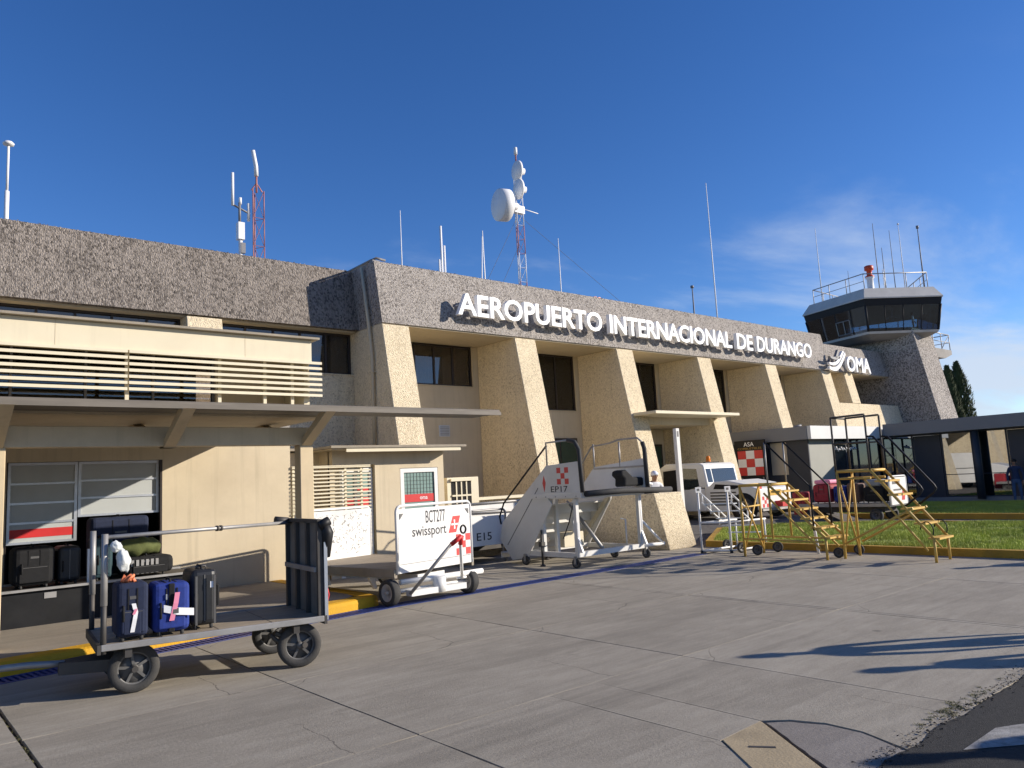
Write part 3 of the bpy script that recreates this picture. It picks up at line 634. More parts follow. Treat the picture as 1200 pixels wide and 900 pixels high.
# recessed left wing
wl = MB(); y0 = 18.55
wl.box(-12, 10.17, y0, y0+0.25, 0, 4.84); wl.box(-12, 10.17, y0-0.03, y0+0.25, 4.842, 4.88); wl.build('wall', stucco, T)
xw = [(-2.3, 1.18), (2.0, 5.68), (6.52, 10.17)]
for (a, b_) in xw: window(a, b_, 4.882, ZB-0.042, y0+0.14, 5, curt=((b_-1.35, b_-0.9, 4.9), (b_-0.55, b_-0.1, 4.9)))
for x in (-3.3, 1.18, 5.68):
    c = MB(); c.prism(yz(x, [(fy(2.6, LOFF)+0.02, 2.6), (fy(ZB-.042, LOFF)+0.02, ZB-.042), (18.9, ZB-.042), (18.9, 2.6)]), (CW, 0, 0)); c.build('column', stucco, T, bevel=0.012, seg=1)
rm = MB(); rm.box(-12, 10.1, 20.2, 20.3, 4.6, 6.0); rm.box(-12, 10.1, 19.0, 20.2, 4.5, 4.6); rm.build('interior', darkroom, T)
# rainwater pipes on the return wall and its coping pipe
dp = MB(); dp.tube([(10.10, 17.86, 7.72), (10.10, 17.55, 6.1), (10.10, 17.42, 5.2), (10.10, 17.42, 2.7)], 0.045, 8); dp.box(10.05, 10.19, 17.35, 17.5, 4.78, 4.81); dp.build('downpipe', cream, T)
dp = MB(); dp.tube([(10.22, 18.75, ZT+0.05), (10.22, 17.55, ZT+0.06), (10.30, 17.40, ZT+0.10), (10.6, 17.45, ZT+0.09)], 0.035, 6); dp.tube([(10.34, 18.7, ZT+0.10), (10.34, 17.6, ZT+0.10)], 0.025, 6); dp.box(10.2, 10.42, 17.42, 17.62, ZT, ZT+0.05); dp.build('coping_pipe', antgrey, T)
# rows of soft render ridges and a fixing strip that keep the parapet edge ragged
rg = MB(); rr_ = random.Random(4)
for (x0, x1, z, off) in ((10.2, 33.6, ZT, 0), (-4, 10.18, ZT, LOFF), (33.6, 39.4, ZT2, 0)):
    k = int((x1-x0)*26)
    for i in range(k):
        x = x0+(x1-x0)*i/k+rr_.uniform(-.01, .01); r_ = rr_.uniform(0.012, 0.03); y = fy(z, off)+rr_.uniform(0.0, 0.06); c = Vector((x, y, z))
        pts = [c+Vector((rr_.uniform(-r_, r_)*1.3, rr_.uniform(-r_, r_), rr_.uniform(-0.01, r_))) for _ in range(5)]
        rg.add(pts, [(0, 1, 2), (0, 2, 3), (0, 3, 4), (1, 3, 2), (4, 1, 0), (1, 4, 3)])
tag(rg.build('pebbles', aggregate, T, fix=False), kind='stuff')
# small canopy over the entrance in the third bay
c = MB(); c.box(19.25, 23.9, 15.62, 18.84, 3.70, 3.80); en = c.build('entrance_canopy', creamlight, T, bevel=0.01, seg=1)
c = MB(); c.box(19.97, 23.57, 16.7, 18.84, 3.45, 3.698); c.build('beam', cream, en)
lp = MB(); lp.tube([(29.0, 16.52, 3.42), (29.25, 16.3, 3.44)], [0.03, 0.06], 8); lp.build('wall_lamp', antgrey, T)

# baggage hall wall with its opening
YW = 14.5
w = MB(); w.box(4.11, 6.5, YW, YW+0.2, 0.1, 3.0); w.box(-12, 1.78, YW, YW+0.2, 0.1, 3.0); w.box(1.78, 4.11, YW, YW+0.2, 2.49, 3.0); w.box(6.3, 6.5, YW+0.2, 18.5, 0.1, 3.0); w.build('baggage_hall_wall', cream, T)
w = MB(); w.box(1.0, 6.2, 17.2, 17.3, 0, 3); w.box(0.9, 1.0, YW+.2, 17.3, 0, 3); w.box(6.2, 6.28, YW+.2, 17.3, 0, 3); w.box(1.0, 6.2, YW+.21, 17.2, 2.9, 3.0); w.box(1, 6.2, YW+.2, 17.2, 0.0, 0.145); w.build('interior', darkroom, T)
w = MB(); w.box(-12, 6.5, YW-0.003, 18.5, 3.02, 3.12); w.build('hall_roof', greycon, T)
# lifting door, two leaves
def leaf(x0, x1, z0, z1, nrow, y, stripe=False):
    fw = 0.045; fm = MB(); fm.box(x0, x0+fw, y, y+0.05, z0, z1); fm.box(x1-fw, x1, y, y+0.05, z0, z1); fm.box(x0+fw, x1-fw, y, y+0.05, z1-fw, z1)
    h = (z1-z0-fw)/nrow
    for i in range(nrow): fm.box(x0+fw, x1-fw, y+0.002, y+0.048, z0+i*h, z0+i*h+0.035)
    o = fm.build('door_leaf', alu, T)
    for i in range(nrow):
        q_ = MB(); q_.box(x0+fw+.001, x1-fw-.001, y+0.018, y+0.03, z0+i*h+0.036, z0+(i+1)*h-0.001); q_.build('panel', doorpanel, o)
    if stripe:
        q_ = MB(); q_.box(x0+fw+.001, x1-fw-.001, y+0.013, y+0.0175, z0+0.10, z0+0.235); q_.build('stripe', redpaint, o)
leaf(1.80, 2.79, 1.19, 2.485, 4, YW+0.06, True)
leaf(2.80, 4.07, 1.57, 2.485, 3, YW+0.06)
for (xa_, xb_) in ((4.075, 4.108), (1.782, 1.798)):
    j_ = MB(); j_.box(xa_, xb_, YW-0.01, YW+0.12, 0.15, 2.487); j_.build('door_frame', brownframe, T)

# ------------------------------------------------------------------ canopy in front of the baggage hall
CN = thing('baggage_canopy', 'cream canopy with slanted struts and a slatted screen over the baggage hall front', 'canopy', (2, 12.5, 0.14))
YT = 11.5
c = MB(); c.box(-12, 5.55, YT, YT+0.1, 3.85, 4.24); c.box(5.45, 5.55, YT+0.1, 14.6, 3.06, 4.24); c.build('fascia', creamlight, CN, bevel=0.006, seg=1)
for xj in (-1.2, 1.9, 4.45):
    q_ = MB(); q_.box(xj, xj+0.008, YT-0.002, YT, 3.86, 4.23); q_.build('joint', cream, CN)
c = MB(); c.box(-12, 5.65, YT-0.1, YT+0.2, 4.242, 4.275); c.build('coping', weathered, CN)
c = MB(); c.box(-12, 5.448, YT+0.102, 14.7, 4.12, 4.2); c.build('upper_roof', greycon, CN)
for i in range(7):
    z = 3.31+i*0.088
    for (a, b_) in ((-8, 2.78), (2.80, 5.70)):
        q_ = MB(); q_.obox((a, YT-0.06, z), (b_-a, 0, 0), (0, 0.085, 0.010), (0, 0.004, 0.042)); q_.build('slat', creamlight, CN)
for x in (-0.6, 2.77, 4.05, 4.75, 5.2):
    q_ = MB(); q_.box(x, x+0.05, YT+0.028, YT+0.07, 3.06, 3.848); q_.build('slat_post', creamlight, CN)
q_ = MB(); q_.box(4.3, 5.445, 12.35, 12.45, 3.06, 4.12); q_.box(-8, 4.3, 12.35, 12.45, 3.06, 3.16); q_.build('back_wall', cream, CN)
window(-4, 4.3, 3.165, 4.115, 12.4, 9, CN, frame=antgrey, fw=0.035)
q_ = MB(); q_.box(-8, 4.3, 13.3, 13.35, 3.13, 4.1); q_.build('interior', darkroom, CN)
c = MB(); c.box(-12, 8.27, 10.05, 10.85, 2.94, 3.01); c.build('roof_edge', guttermat, CN, bevel=0.01, seg=1)
c = MB(); c.box(-12, 8.27, 10.02, 10.07, 2.915, 2.97); c.build('gutter', guttermat, CN)
c = MB(); c.box(-12, 5.5, 10.852, 14.495, 2.915, 2.985); c.build('soffit', cream, CN)
for x in (-2.75, -0.85, 1.10, 3.05, 5.0):
    if x not in (-0.85, 3.05): c = MB(); c.box(x, x+0.21, 10.8, 11.0, 0.14, 2.488); po = c.build('post', postpaint, CN, bevel=0.008, seg=1)
    for (y0_, y1_, z1_) in ((10.82, 9.98, 2.914), (10.98, 12.6, 2.914)):
        k = MB(); k.prism([(x+0.03, y0_, 2.47), (x+0.03, y0_+(0.18 if y1_ < y0_ else -0.18), 2.47), (x+0.03, y1_+(0.24 if y1_ < y0_ else -0.24), z1_), (x+0.03, y1_, z1_)], (0.15, 0, 0)); k.build('strut', postpaint, CN)
c = MB(); c.box(-12, 5.215, 10.802, 10.998, 2.49, 2.75); c.build('beam', postpaint, CN, bevel=0.006, seg=1)

# ------------------------------------------------------------------ small hut right of the baggage hall
H = thing('service_hut', 'small cream hut with a flat roof and a white framed door beside the slatted screen', 'hut', (8.4, 15.3, 0))
w = MB(); w.box(8.40, 9.02, YW, YW+0.15, 0, 2.6); w.box(7.41, 8.40, YW+0.12, YW+0.2, 0, 2.6); w.box(7.41, 8.40, YW, YW+0.119, 2.3, 2.6); w.box(9.02, 10.02, YW, YW+0.15, 2.2, 2.6); w.box(10.02, 10.18, YW, YW+0.15, 0, 2.6); w.box(10.03, 10.18, YW+0.15, 17, 0, 2.6); w.box(6.52, 7.41, YW+0.6, YW+0.75, 0, 2.6); w.box(7.41, 7.56, YW+0.15, YW+0.75, 0, 2.6); w.build('wall', cream, H)
w = MB(); w.box(7.15, 10.5, YW-0.48, 17.0, 2.63, 2.68); w.box(6.5, 7.15, YW+0.4, 17, 2.63, 2.68); w.build('roof', weathered, H)
w = MB(); w.box(7.5, 10.36, YW-0.45, YW-0.41, 2.55, 2.628); w.build('fascia', creamlight, H)
w = MB(); w.box(7.2, 10.3, YW-0.40, 16.9, 2.60, 2.629); w.build('soffit', cream, H)
def hutdoor(x0, x1, z1, y):
    d = MB(); d.box(x0, x0+0.09, y-0.03, y+0.05, 0, z1); d.box(x1-0.09, x1, y-0.03, y+0.05, 0, z1); d.box(x0+0.09, x1-0.09, y-0.03, y+0.05, z1-0.09, z1); o = d.build('door', white, H)
    g_ = MB(); g_.box(x0+0.09, x1-0.09, y, y+0.03, 0.1, z1-0.09); g_.build('pane', hutglass, o)
    b_ = MB(); b_.box(x0+0.095, x1-0.095, y-0.01, y-0.002, 1.45, 1.62); 
    b_.build('red_band', redpaint, o)
    t_ = MB(); lettering(t_, 'oma', (x0+0.5, y-0.0105, 1.50), (1, 0, 0), (0, 0, 1), 0.2, 0.06); t_.build('lettering', letterwhite, o)
    k = MB(); n_ = int((x1-x0-0.2)/0.085)
    for i in range(n_+1): k.box(x0+0.1+i*0.085, x0+0.104+i*0.085, y-0.008, y-0.003, 1.62, z1-0.09)
    for i in range(6): k.box(x0+0.09, x1-0.09, y-0.0075, y-0.0035, 1.66+i*0.085, 1.664+i*0.085)
    k.build('wire_grid', brownframe, o)
hutdoor(9.03, 10.01, 2.19, YW+0.03)
d = MB(); d.box(7.62, 7.70, (YW+0.12)-0.04, (YW+0.12)+0.02-0.021, 0.0, 2.23); d.box(8.30, 8.38, (YW+0.12)-0.04, (YW+0.12)-0.001, 0, 2.23); d.box(7.70, 8.30, (YW+0.12)-0.04, (YW+0.12)-0.001, 2.15, 2.23); d.box(7.95, 8.01, (YW+0.12)-0.04, (YW+0.12)-0.001, 0, 2.15); o = d.build('window', white, H)
d = MB(); d.box(7.70, 7.95, (YW+0.12)-0.02, (YW+0.12)-0.002, 0.3, 2.15); d.box(8.01, 8.30, (YW+0.12)-0.02, (YW+0.12)-0.002, 0.3, 2.15); d.build('pane', hutglass, o)
d = MB(); d.box(7.70, 7.95, (YW+0.12)-0.028, (YW+0.12)-0.021, 1.45, 1.62); d.box(8.01, 8.30, (YW+0.12)-0.028, (YW+0.12)-0.021, 1.45, 1.62); d.box(8.01, 8.30, (YW+0.12)-0.028, (YW+0.12)-0.021, 1.75, 1.8); d.build('red_band', redpaint, o)
# barred meter box right of the hut
b = MB(); b.box(10.62, 11.55, 15.0, 15.7, 1.05, 1.95); mb_ = b.build('barred_box', creamlight, H)
b = MB(); b.box(10.74, 11.32, 14.988, 14.999, 1.15, 1.86); b.build('opening', darkroom, mb_)
b = MB()
for i in range(3): b.box(10.85+i*0.15, 10.885+i*0.15, 14.97, 14.987, 1.15, 1.86)
b.box(10.74, 11.32, 14.965, 14.985, 1.5, 1.54); b.box(10.70, 11.36, 14.94, 14.988, 1.86, 1.92); b.build('bars', creamlight, mb_)
SCN = thing('slatted_screen', 'cream horizontal slatted screen standing right of the canopy post', 'slatted screen', (7.4, 14.2, 0.1))
for i in range(24):
    z = 2.25-i*0.075
    q_ = MB(); q_.box(6.52, 8.27, 14.455, 14.495, z, z+0.03); q_.build('slat', creamlight, SCN)
for x in (6.54, 6.95, 7.68, 8.05):
    q_ = MB(); q_.box(x, x+0.045, 14.496, 14.535, 0.1, 2.28); q_.build('post', creamlight, SCN)
q_ = MB(); q_.obox((6.52, 14.455, 2.275), (1.75, 0, 0), (0, 0.05, 0.0), (0, 0, 0.025)); q_.build('top_rail', creamlight, SCN)

# ------------------------------------------------------------------ rendered blocks in front of the columns
bw = MB(); z1 = 1.33
bw.prism([(14.6, 11.72, 0), (14.6, 12.09, z1), (14.6, 16.5, z1), (14.6, 16.5, 0)], (1.04, 0, 0))
solo(bw, 'block_wall', stucco, 'thick cream stucco wall end with a sloping sunlit face behind the stairs', 'wall', (15.1, 13, 0), bevel=0.02, seg=2)
lw = MB(); lw.box(10.55, 14.59, 15.62, 15.9, 0, 1.36); lwt = solo(lw, 'low_wall', stucco, 'low cream wall with a flat coping behind the white carts', 'wall', (12.5, 15.7, 0))
q_ = MB(); q_.box(10.5, 14.595, 15.5, 15.98, 1.362, 1.43); q_.v = [p-Vector(lwt.location) for p in q_.v]; q_ = q_.build('coping', creamlight, None); q_.parent = lwt

# ================================================================== control tower
TW = thing('control_tower', 'dark grey airport control tower with a glazed cab leaning outwards and a battered sunlit front', 'control tower', (40.6, 18, 0))
def ty(z): return 14.83+0.185*(z-3.75)
c = MB(); zt = 8.36
c.prism([(39.5, ty(0), 0), (39.5, ty(zt), zt), (39.5, 21.5, zt), (39.5, 21.5, 0)], (2.25, 0, 0)); c.build('shaft', towerdark, TW, bevel=0.02, seg=1)
c = MB(); c.prism([(41.752, ty(0)+2.0, 0), (41.752, ty(zt)+2, zt-0.1), (41.752, 21.3, zt-0.1), (41.752, 21.3, 0)], (2.0, 0, 0)); c.build('stair_block', towerdark, TW)
CC = Vector((40.62, 17.97, 0))
def pent(r, z, k=None):
    pts = [CC+Vector((r*math.cos(R(199+72*i)), r*math.sin(R(199+72*i)), z)) for i in range(5)]
    return pts if k is None else pts[k % 5]
def ringfaces(mb, levels, capb=True, capt=True):
    vs = [p for (r, z) in levels for p in pent(r, z)]; n = len(levels)
    fs = [(i*5+k, i*5+(k+1) % 5, (i+1)*5+(k+1) % 5, (i+1)*5+k) for i in range(n-1) for k in range(5)]
    if capb: fs.append(tuple(range(5))[::-1])
    if capt: fs.append(tuple(range((n-1)*5, n*5)))
    mb.add(vs, fs)
c = MB(); ringfaces(c, [(3.08, 8.09), (3.14, 8.2)]); c.build('cab_floor', cabroof, TW)
c = MB(); ringfaces(c, [(2.3, 7.90), (3.06, 8.086)]); c.build('cab_soffit', greycon, TW)
c = MB(); ringfaces(c, [(3.36, 9.46), (3.44, 9.78), (3.40, 9.8)], True, True); c.build('header_band', blackpaint, TW)
c = MB(); ringfaces(c, [(3.50, 9.80), (3.50, 9.86), (3.10, 10.38), (2.9, 10.42)]); c.build('cab_roof', cabroof, TW)
for k in range(5):
    a0, b0, a1, b1 = pent(3.10, 8.2, k), pent(3.10, 8.2, k+1), pent(3.35, 9.46, k), pent(3.35, 9.46, k+1)
    n = 4
    for i in range(n):
        q = MB(); lo0, lo1 = a0.lerp(b0, (i+0.02)/n), a0.lerp(b0, (i+0.98)/n); hi0, hi1 = a1.lerp(b1, (i+0.02)/n), a1.lerp(b1, (i+0.98)/n)
        inn = (CC-lo0); inn.z = 0; inn = inn.normalized()*0.03
        q.add([lo0, lo1, hi1, hi0, lo0+inn, lo1+inn, hi1+inn, hi0+inn], [(0, 1, 2, 3), (7, 6, 5, 4), (0, 4, 5, 1), (1, 5, 6, 2), (2, 6, 7, 3), (3, 7, 4, 0)]); q.build('pane', cabglass, TW)
        q = MB(); q.tube([a0.lerp(b0, i/n), a1.lerp(b1, i/n)], 0.06 if i == 0 else 0.022, 6); q.build('mullion', blackpaint, TW)
# opened sash on the left face, seen as a pale frame
a0, b0, a1, b1 = pent(3.13, 8.2, 4), pent(3.13, 8.2, 0), pent(3.42, 9.46, 4), pent(3.42, 9.46, 0)
def pp_(u, v): return a0.lerp(b0, u).lerp(a1.lerp(b1, u), v)
q = MB()
for (u0, v0, u1, v1) in ((0.50, 0.10, 0.72, 0.10), (0.50, 0.62, 0.72, 0.62), (0.50, 0.10, 0.50, 0.62), (0.72, 0.10, 0.72, 0.62), (0.62, 0.10, 0.62, 0.62)): q.bar(pp_(u0, v0), pp_(u1, v1), 0.024)
q.build('sash_frame', steel, TW)
# desks and ceiling inside the cab
q = MB(); ringfaces(q, [(2.2, 8.22), (2.2, 8.5), (1.7, 8.55)], True, True); q.build('console', darkroom, TW)
q = MB(); q.tube([pent(2.6, 8.8, 0).lerp(pent(2.6, 8.8, 1), 0.42), pent(2.6, 9.44, 0).lerp(pent(2.6, 9.44, 1), 0.42)], 0.02, 5); w_ = pent(2.6, 8.75, 0).lerp(pent(2.6, 8.75, 1), 0.42); q.tube([w_+Vector((-0.5, 0.2, 0.05)), w_+Vector((0, 0, 0.3)), w_+Vector((0.5, -0.3, 0.05))], 0.03, 5); q.build('lamp_arm', antgrey, TW)
# roof railing
rl = MB(); z0 = 10.40
for k in range(5):
    a, b = pent(2.85, z0, k), pent(2.85, z0, k+1)
    for i in range(3): p_ = a.lerp(b, i/3); rl.tube([p_, p_+Vector((0, 0, 0.78))], 0.022, 5)
    rl.tube([a+Vector((0, 0, 0.78)), b+Vector((0, 0, 0.78))], 0.026, 5)
    if k in (1, 4): rl.tube([a+Vector((0, 0, 0.4)), b+Vector((0, 0, 0.4))], 0.015, 5)
rl.build('railing', steel, TW)
# balcony on the far side
q = MB(); q.prism([(44.4, 16.6, 7.86), (46.9, 16.6, 7.86), (46.9, 16.6, 7.62), (45.9, 16.6, 7.35), (44.4, 16.6, 7.35)], (0, 1.3, 0)); q.box(43.7, 44.5, 16.7, 17.8, 0.0, 7.9); bal = q.build('balcony', greycon, TW)
q = MB()
for (x, y) in ((44.6, 16.65), (45.7, 16.65), (46.85, 16.65), (46.85, 17.85)): q.tube([(x, y, 7.86), (x, y, 8.75)], 0.025, 5)
q.tube([(44.6, 16.65, 8.75), (46.85, 16.65, 8.75), (46.85, 17.85, 8.75)], 0.028, 5); q.tube([(44.6, 16.65, 8.3), (46.85, 16.65, 8.3), (46.85, 17.85, 8.3)], 0.02, 5); q.tube([(45.7, 16.65, 7.9), (46.85, 16.65, 8.7)], 0.02, 5); q.box(44.7, 45.1, 16.8, 17.1, 7.87, 8.3)
q.build('railing', steel, bal)

# ================================================================== glass pavilion and its entrance
PV = thing('glass_pavilion', 'low glazed pavilion with a flat grey fascia standing in front of the control tower', 'pavilion', (33.5, 8, 0))
c = MB(); c.box(33.0, 33.25, -14, 14.72, 2.87, 3.38); c.build('fascia', pavgrey, PV, bevel=0.008, seg=1)
c = MB(); c.box(33.252, 42, -14, 14.6, 3.2, 3.34); c.build('roof', greycon, PV)
c = MB(); c.box(33.252, 42, -14, 14.6, 2.90, 2.96); c.build('soffit', pavlight, PV)
c = MB(); c.box(27.3, 33.4, 14.86, 15.0, 2.80, 3.305); c.build('front_fascia', pavlight, PV, bevel=0.008, seg=1)
c = MB(); c.box(27.28, 27.42, 15.003, 18.8, 2.80, 3.303); c.build('side_fascia', pavgrey, PV, bevel=0.008, seg=1)
c = MB(); c.box(27.423, 39.4, 15.003, 18.8, 3.14, 3.27); c.box(27.423, 39.4, 15.003, 18.8, 2.84, 2.88); c.build('entrance_roof', greycon, PV)
c = MB(); c.box(33.5, 34.0, -14, 15.2, -0.02, 0.26); c.box(27.6, 33.5, 15.15, 15.6, -0.02, 0.12); c.build('plinth', pavgrey, PV)
c = MB(); c.tube([(33.3, 11.35, 0.2), (33.3, 11.35, 2.88)], 0.15, 16); c.build('post', pavblue, PV)
c = MB(); c.tube([(33.3, 3.3, 0.2), (33.3, 3.3, 2.88)], 0.15, 16); c.build('post', pavblue, PV)
ys = [15.1, 13.9, 12.75, 11.6, 10.4, 9.2, 8.0, 6.8, 5.6]
for i in range(len(ys)-1):
    y1, y0 = ys[i], ys[i+1]
    q = MB(); dx = (0.0, 0.05, 0.0, 0.012, -0.01, 0.0, 0.0, 0.0)[i]; q.prism([(33.78+dx, y0+0.03, 0.26), (33.792+dx, y0+0.03, 0.26), (33.792, y1-0.03, 0.26), (33.78, y1-0.03, 0.26)], (0, 0, 2.55)); q.build('pane', mirrorglass, PV)
    q = MB(); q.box(33.74, 33.83, y1-0.025, y1+0.025, 0.26, 2.9); q.build('mullion', pavblue, PV)
    if i in (1, 4): q = MB(); q.box(33.755, 33.768, y0+0.05, y1-0.05, 0.31, 2.8); q.build('dark_sheet', pavblue, PV)  # dark sheets paint a dark doorway and reflection over these panes
q = MB(); q.box(33.72, 33.85, 5, 15.13, 2.81, 2.90); q.box(33.75, 33.82, 5.0, 15.07, 0.262, 0.31); q.box(33.76, 33.81, 5, 15.07, 1.15, 1.18); q.build('rail', pavblue, PV)
q = MB(); q.box(27.55, 27.62, 15.15, 18.8, 0, 2.84); q.build('side_wall', pavblue, PV)
q = MB(); q.box(27.545, 27.549, 16.05, 16.75, 1.5, 2.75); q.build('pale_panel', cream, PV)
q = MB(); q.box(27.63, 29.5, 15.2, 15.3, 0.1, 2.84); q.build('front_panel', pavpanel, PV)
for i in range(4):
    q = MB(); q.box(29.53+i*1.05, 30.53+i*1.05, 15.22, 15.232, 0.12, 2.78); q.build('pane', mirrorglass, PV)
    q = MB(); q.box(29.5+i*1.05, 29.55+i*1.05, 15.18, 15.27, 0.12, 2.84); q.build('mullion', pavblue, PV)
q = MB(); rn = random.Random(2)
for i in range(9):
    x = 29.75+i*0.2; q.tube([(x, 15.20, 2.35+rn.uniform(-.03, .03)), (x+0.07, 15.20, 2.47+rn.uniform(-.05, .05)), (x+0.15, 15.20, 2.38)], 0.018, 5)
q.build('sign_stroke', letterwhite, PV)
q = MB(); q.box(34.0, 39.4, 4, 15.2, 0.2, 0.255); q.box(37.5, 37.6, 4, 15.2, 0.26, 2.9); q.box(27.7, 37.4, 16.8, 16.9, 0.2, 2.84); q.box(27.7, 37.4, 15.3, 16.8, 0.2, 0.25); q.build('interior', darkroom, PV)

# ================================================================== signs on the parapet
def letters_sign(root, text, x0, x1, z0, h, y, depth):
    """each standing letter its own part; face plane at y, letters looking towards -y"""
    rng = text_range(text.replace(' ', '')); full = text_range(text); sc = (x1-x0)/(full[1]-full[0]); cap = text_range('E')
    sy = h/(cap[3]-cap[2])
    for i, ch in enumerate(text):
        if ch == ' ': continue
        end = text_range(text[:i+1])[1]; r_ = text_range(ch); w = (r_[1]-r_[0])*sc; xs_ = x0+(end-full[0])*sc-w
        b = MB(); lettering(b, ch, (xs_, y+depth, z0+(r_[2])*sy), (1, 0, 0), (0, 0, 1), w, (r_[3]-r_[2])*sy, depth)
        for u in (0.3, 0.7):
            b.tube([(xs_+w*u, y+depth, z0+h*0.5), (xs_+w*u, y+depth+0.32, z0+h*0.5)], 0.012, 4)
        b.build('letter', letterwhite, root, bevel=0.006, seg=1)
BOLD[0] = 0.024
SG = thing('airport_sign', 'white standing letters AEROPUERTO INTERNACIONAL DE DURANGO on the grey parapet', 'sign', (22, 16.8, 6.45))
for (t_, a_, b_) in (('AEROPUERTO', 12.44, 18.24), ('INTERNACIONAL', 18.60, 25.50), ('DE', 25.84, 26.94), ('DURANGO', 27.24, 31.50)):
    letters_sign(SG, t_, a_, b_, 6.455, 0.63, 16.72, 0.15)
OM = thing('operator_sign', 'OMA letters with a winged emblem at the far end of the grey parapet', 'sign', (35.5, 16.75, 6.1))
letters_sign(OM, 'OMA', 34.62, 36.95, 6.06, 0.72, 16.72, 0.13)
def crescent(pts0, pts1, y, dep, name, mat):
    poly = [(x, y, z) for (x, z) in pts0]+[(x, y, z) for (x, z) in reversed(pts1)]
    b = MB(); n = len(pts0)
    vs = [Vector(p) for p in poly]; k = len(vs)
    fr_ = [(i, i+1, k-2-i, k-1-i) for i in range(n-1)]
    b.add(vs+[v+Vector((0, dep, 0)) for v in vs], fr_+[tuple(q_+k for q_ in f_[::-1]) for f_ in fr_]+[(i, (i+1) % k, k+(i+1) % k, k+i) for i in range(k)]); b.build(name, mat, OM)
def arc(x0, z0, x1, z1, sag, n=10): return [(x0+(x1-x0)*i/n, z0+(z1-z0)*i/n-sag*math.sin(math.pi*i/n)) for i in range(n+1)]
crescent(arc(32.95, 6.18, 34.5, 6.92, 0.30), arc(32.95, 6.05, 34.55, 6.80, 0.36), 16.72, 0.12, 'wing', letterwhite)
crescent(arc(32.92, 6.36, 34.25, 6.95, 0.22), arc(32.95, 6.26, 34.38, 6.92, 0.27), 16.70, 0.12, 'wing', letterwhite)
crescent(arc(33.05, 6.64, 33.95, 6.72, 0.05), arc(33.1, 6.56, 34.0, 6.60, 0.08), 16.70, 0.12, 'bird', antgrey)
crescent([(33.55, 6.62), (33.7, 6.80), (33.85, 6.99)], [(33.66, 6.6), (33.8, 6.72), (33.9, 6.98)], 16.70, 0.12, 'bird', antgrey)

BOLD[0] = 0.006
# ASA sign on two posts in front of the dark side wall
AS = thing('fuel_sign', 'black ASA fuel sign with a red and white checkered square on thin posts', 'sign', (26.9, 17.2, 0))
q = MB(); q.box(26.86, 26.92, 16.56, 17.93, 1.46, 2.92); bd = q.build('board', blackpaint, AS, bevel=0.006, seg=1)
def sx(u, v): return (26.852, 17.85-u, 1.52+v)
for i in range(3):
    for j in range(3):
        q = MB(); s_ = 0.325; y1 = 17.80-i*s_*1.15; q.box(26.853, 26.859, y1-s_*1.15+0.004, y1, 1.54+j*s_, 1.54+(j+1)*s_-0.004); q.build('square', signred if (i+j) % 2 == 0 else signwhite, AS)
q = MB(); lettering(q, 'ASA', (26.857, 17.50, 2.68), (0, -1, 0), (0, 0, 1), 0.46, 0.17); q.build('lettering', letterwhite, bd)
q = MB(); lettering(q, 'COMBUSTIBLES', (26.857, 17.78, 2.555), (0, -1, 0), (0, 0, 1), 1.06, 0.085); q.build('lettering', goldink, bd)
for y in (17.7, 16.75): q = MB(); q.tube([(26.9, y, 0), (26.9, y, 1.47)], 0.03, 6); q.build('post', steel, AS)

# ================================================================== antennas
AG = 'slender antennas on the terminal roof'
def pole(x, y, z0, z1, r, mat, label, tip=None, group=AG):
    b = MB(); b.tube([(x, y, z0), (x, y, z0+(z1-z0)*0.45), (x, y, z1)], [r, r*0.8, r*0.45], 6)
    if tip: b.tube([(x, y, z1-tip), (x, y, z1)], r*1.6, 6)
    b.lathe((x, y, z0), (0, 0, 1), [(0, 0.0), (r*3, 0.0), (r*3, 0.03), (0, 0.03)], 8)
    return solo(b, 'antenna', mat, label, 'antenna', (x, y, z0), group)
def lattice(root, x, y, z0, z1, s, bands, name='mast_section'):
    k = len(bands); h = (z1-z0)/k
    P = [Vector((x+s*math.cos(R(90+120*i)), y+s*math.sin(R(90+120*i)), 0)) for i in range(3)]
    for j, mt_ in enumerate(bands):
        b = MB(); za, zb = z0+j*h, z0+(j+1)*h
        for p_ in P: b.tube([p_+Vector((0, 0, za)), p_+Vector((0, 0, zb))], 0.017, 5)
        m_ = max(1, int(h/0.42)); st = h/m_
        for i in range(m_):
            for t_ in range(3):
                a_, c_ = P[t_], P[(t_+1) % 3]; b.tube([a_+Vector((0, 0, za+i*st)), c_+Vector((0, 0, za+(i+1)*st))], 0.008, 4); b.tube([a_+Vector((0, 0, za+i*st)), c_+Vector((0, 0, za+i*st))], 0.008, 4)
        b.build(name, mt_, root)
a = MB(); x, y = 2.29, 20.0
a.tube([(x, y, 7.2), (x, y, 8.9)], 0.05, 8); a.tube([(x, y, 8.9), (x, y, 10.0)], 0.028, 8); a.lathe((x, y, 9.98), (0, 0, 1), [(0.03, 0), (0.11, 0.02), (0.12, 0.06), (0.08, 0.10), (0, 0.11)], 12)
solo(a, 'antenna', antwhite, 'white pole with a flat mushroom cap at the left end of the roof', 'antenna', (x, y, 7.2), AG)
t1 = thing('antenna_mast', 'white mast carrying one tall whip and two short stubs beside the lattice mast', 'antenna', (8.05, 21, 7.2), AG)
q = MB(); q.tube([(8.02, 21, 7.2), (8.02, 21, 9.5)], 0.055, 8); q.box(7.93, 8.11, 20.9, 21.1, 9.0, 9.5); q.build('mast', antwhite, t1)
q = MB(); q.tube([(8.0, 21, 9.5), (8.0, 21, 10.1)], 0.04, 6); q.tube([(7.78, 21, 10.02), (8.3, 21, 9.82)], 0.03, 5); q.box(8.0, 8.13, 20.9, 21, 8.6, 8.9); q.build('bracket', antgrey, t1)
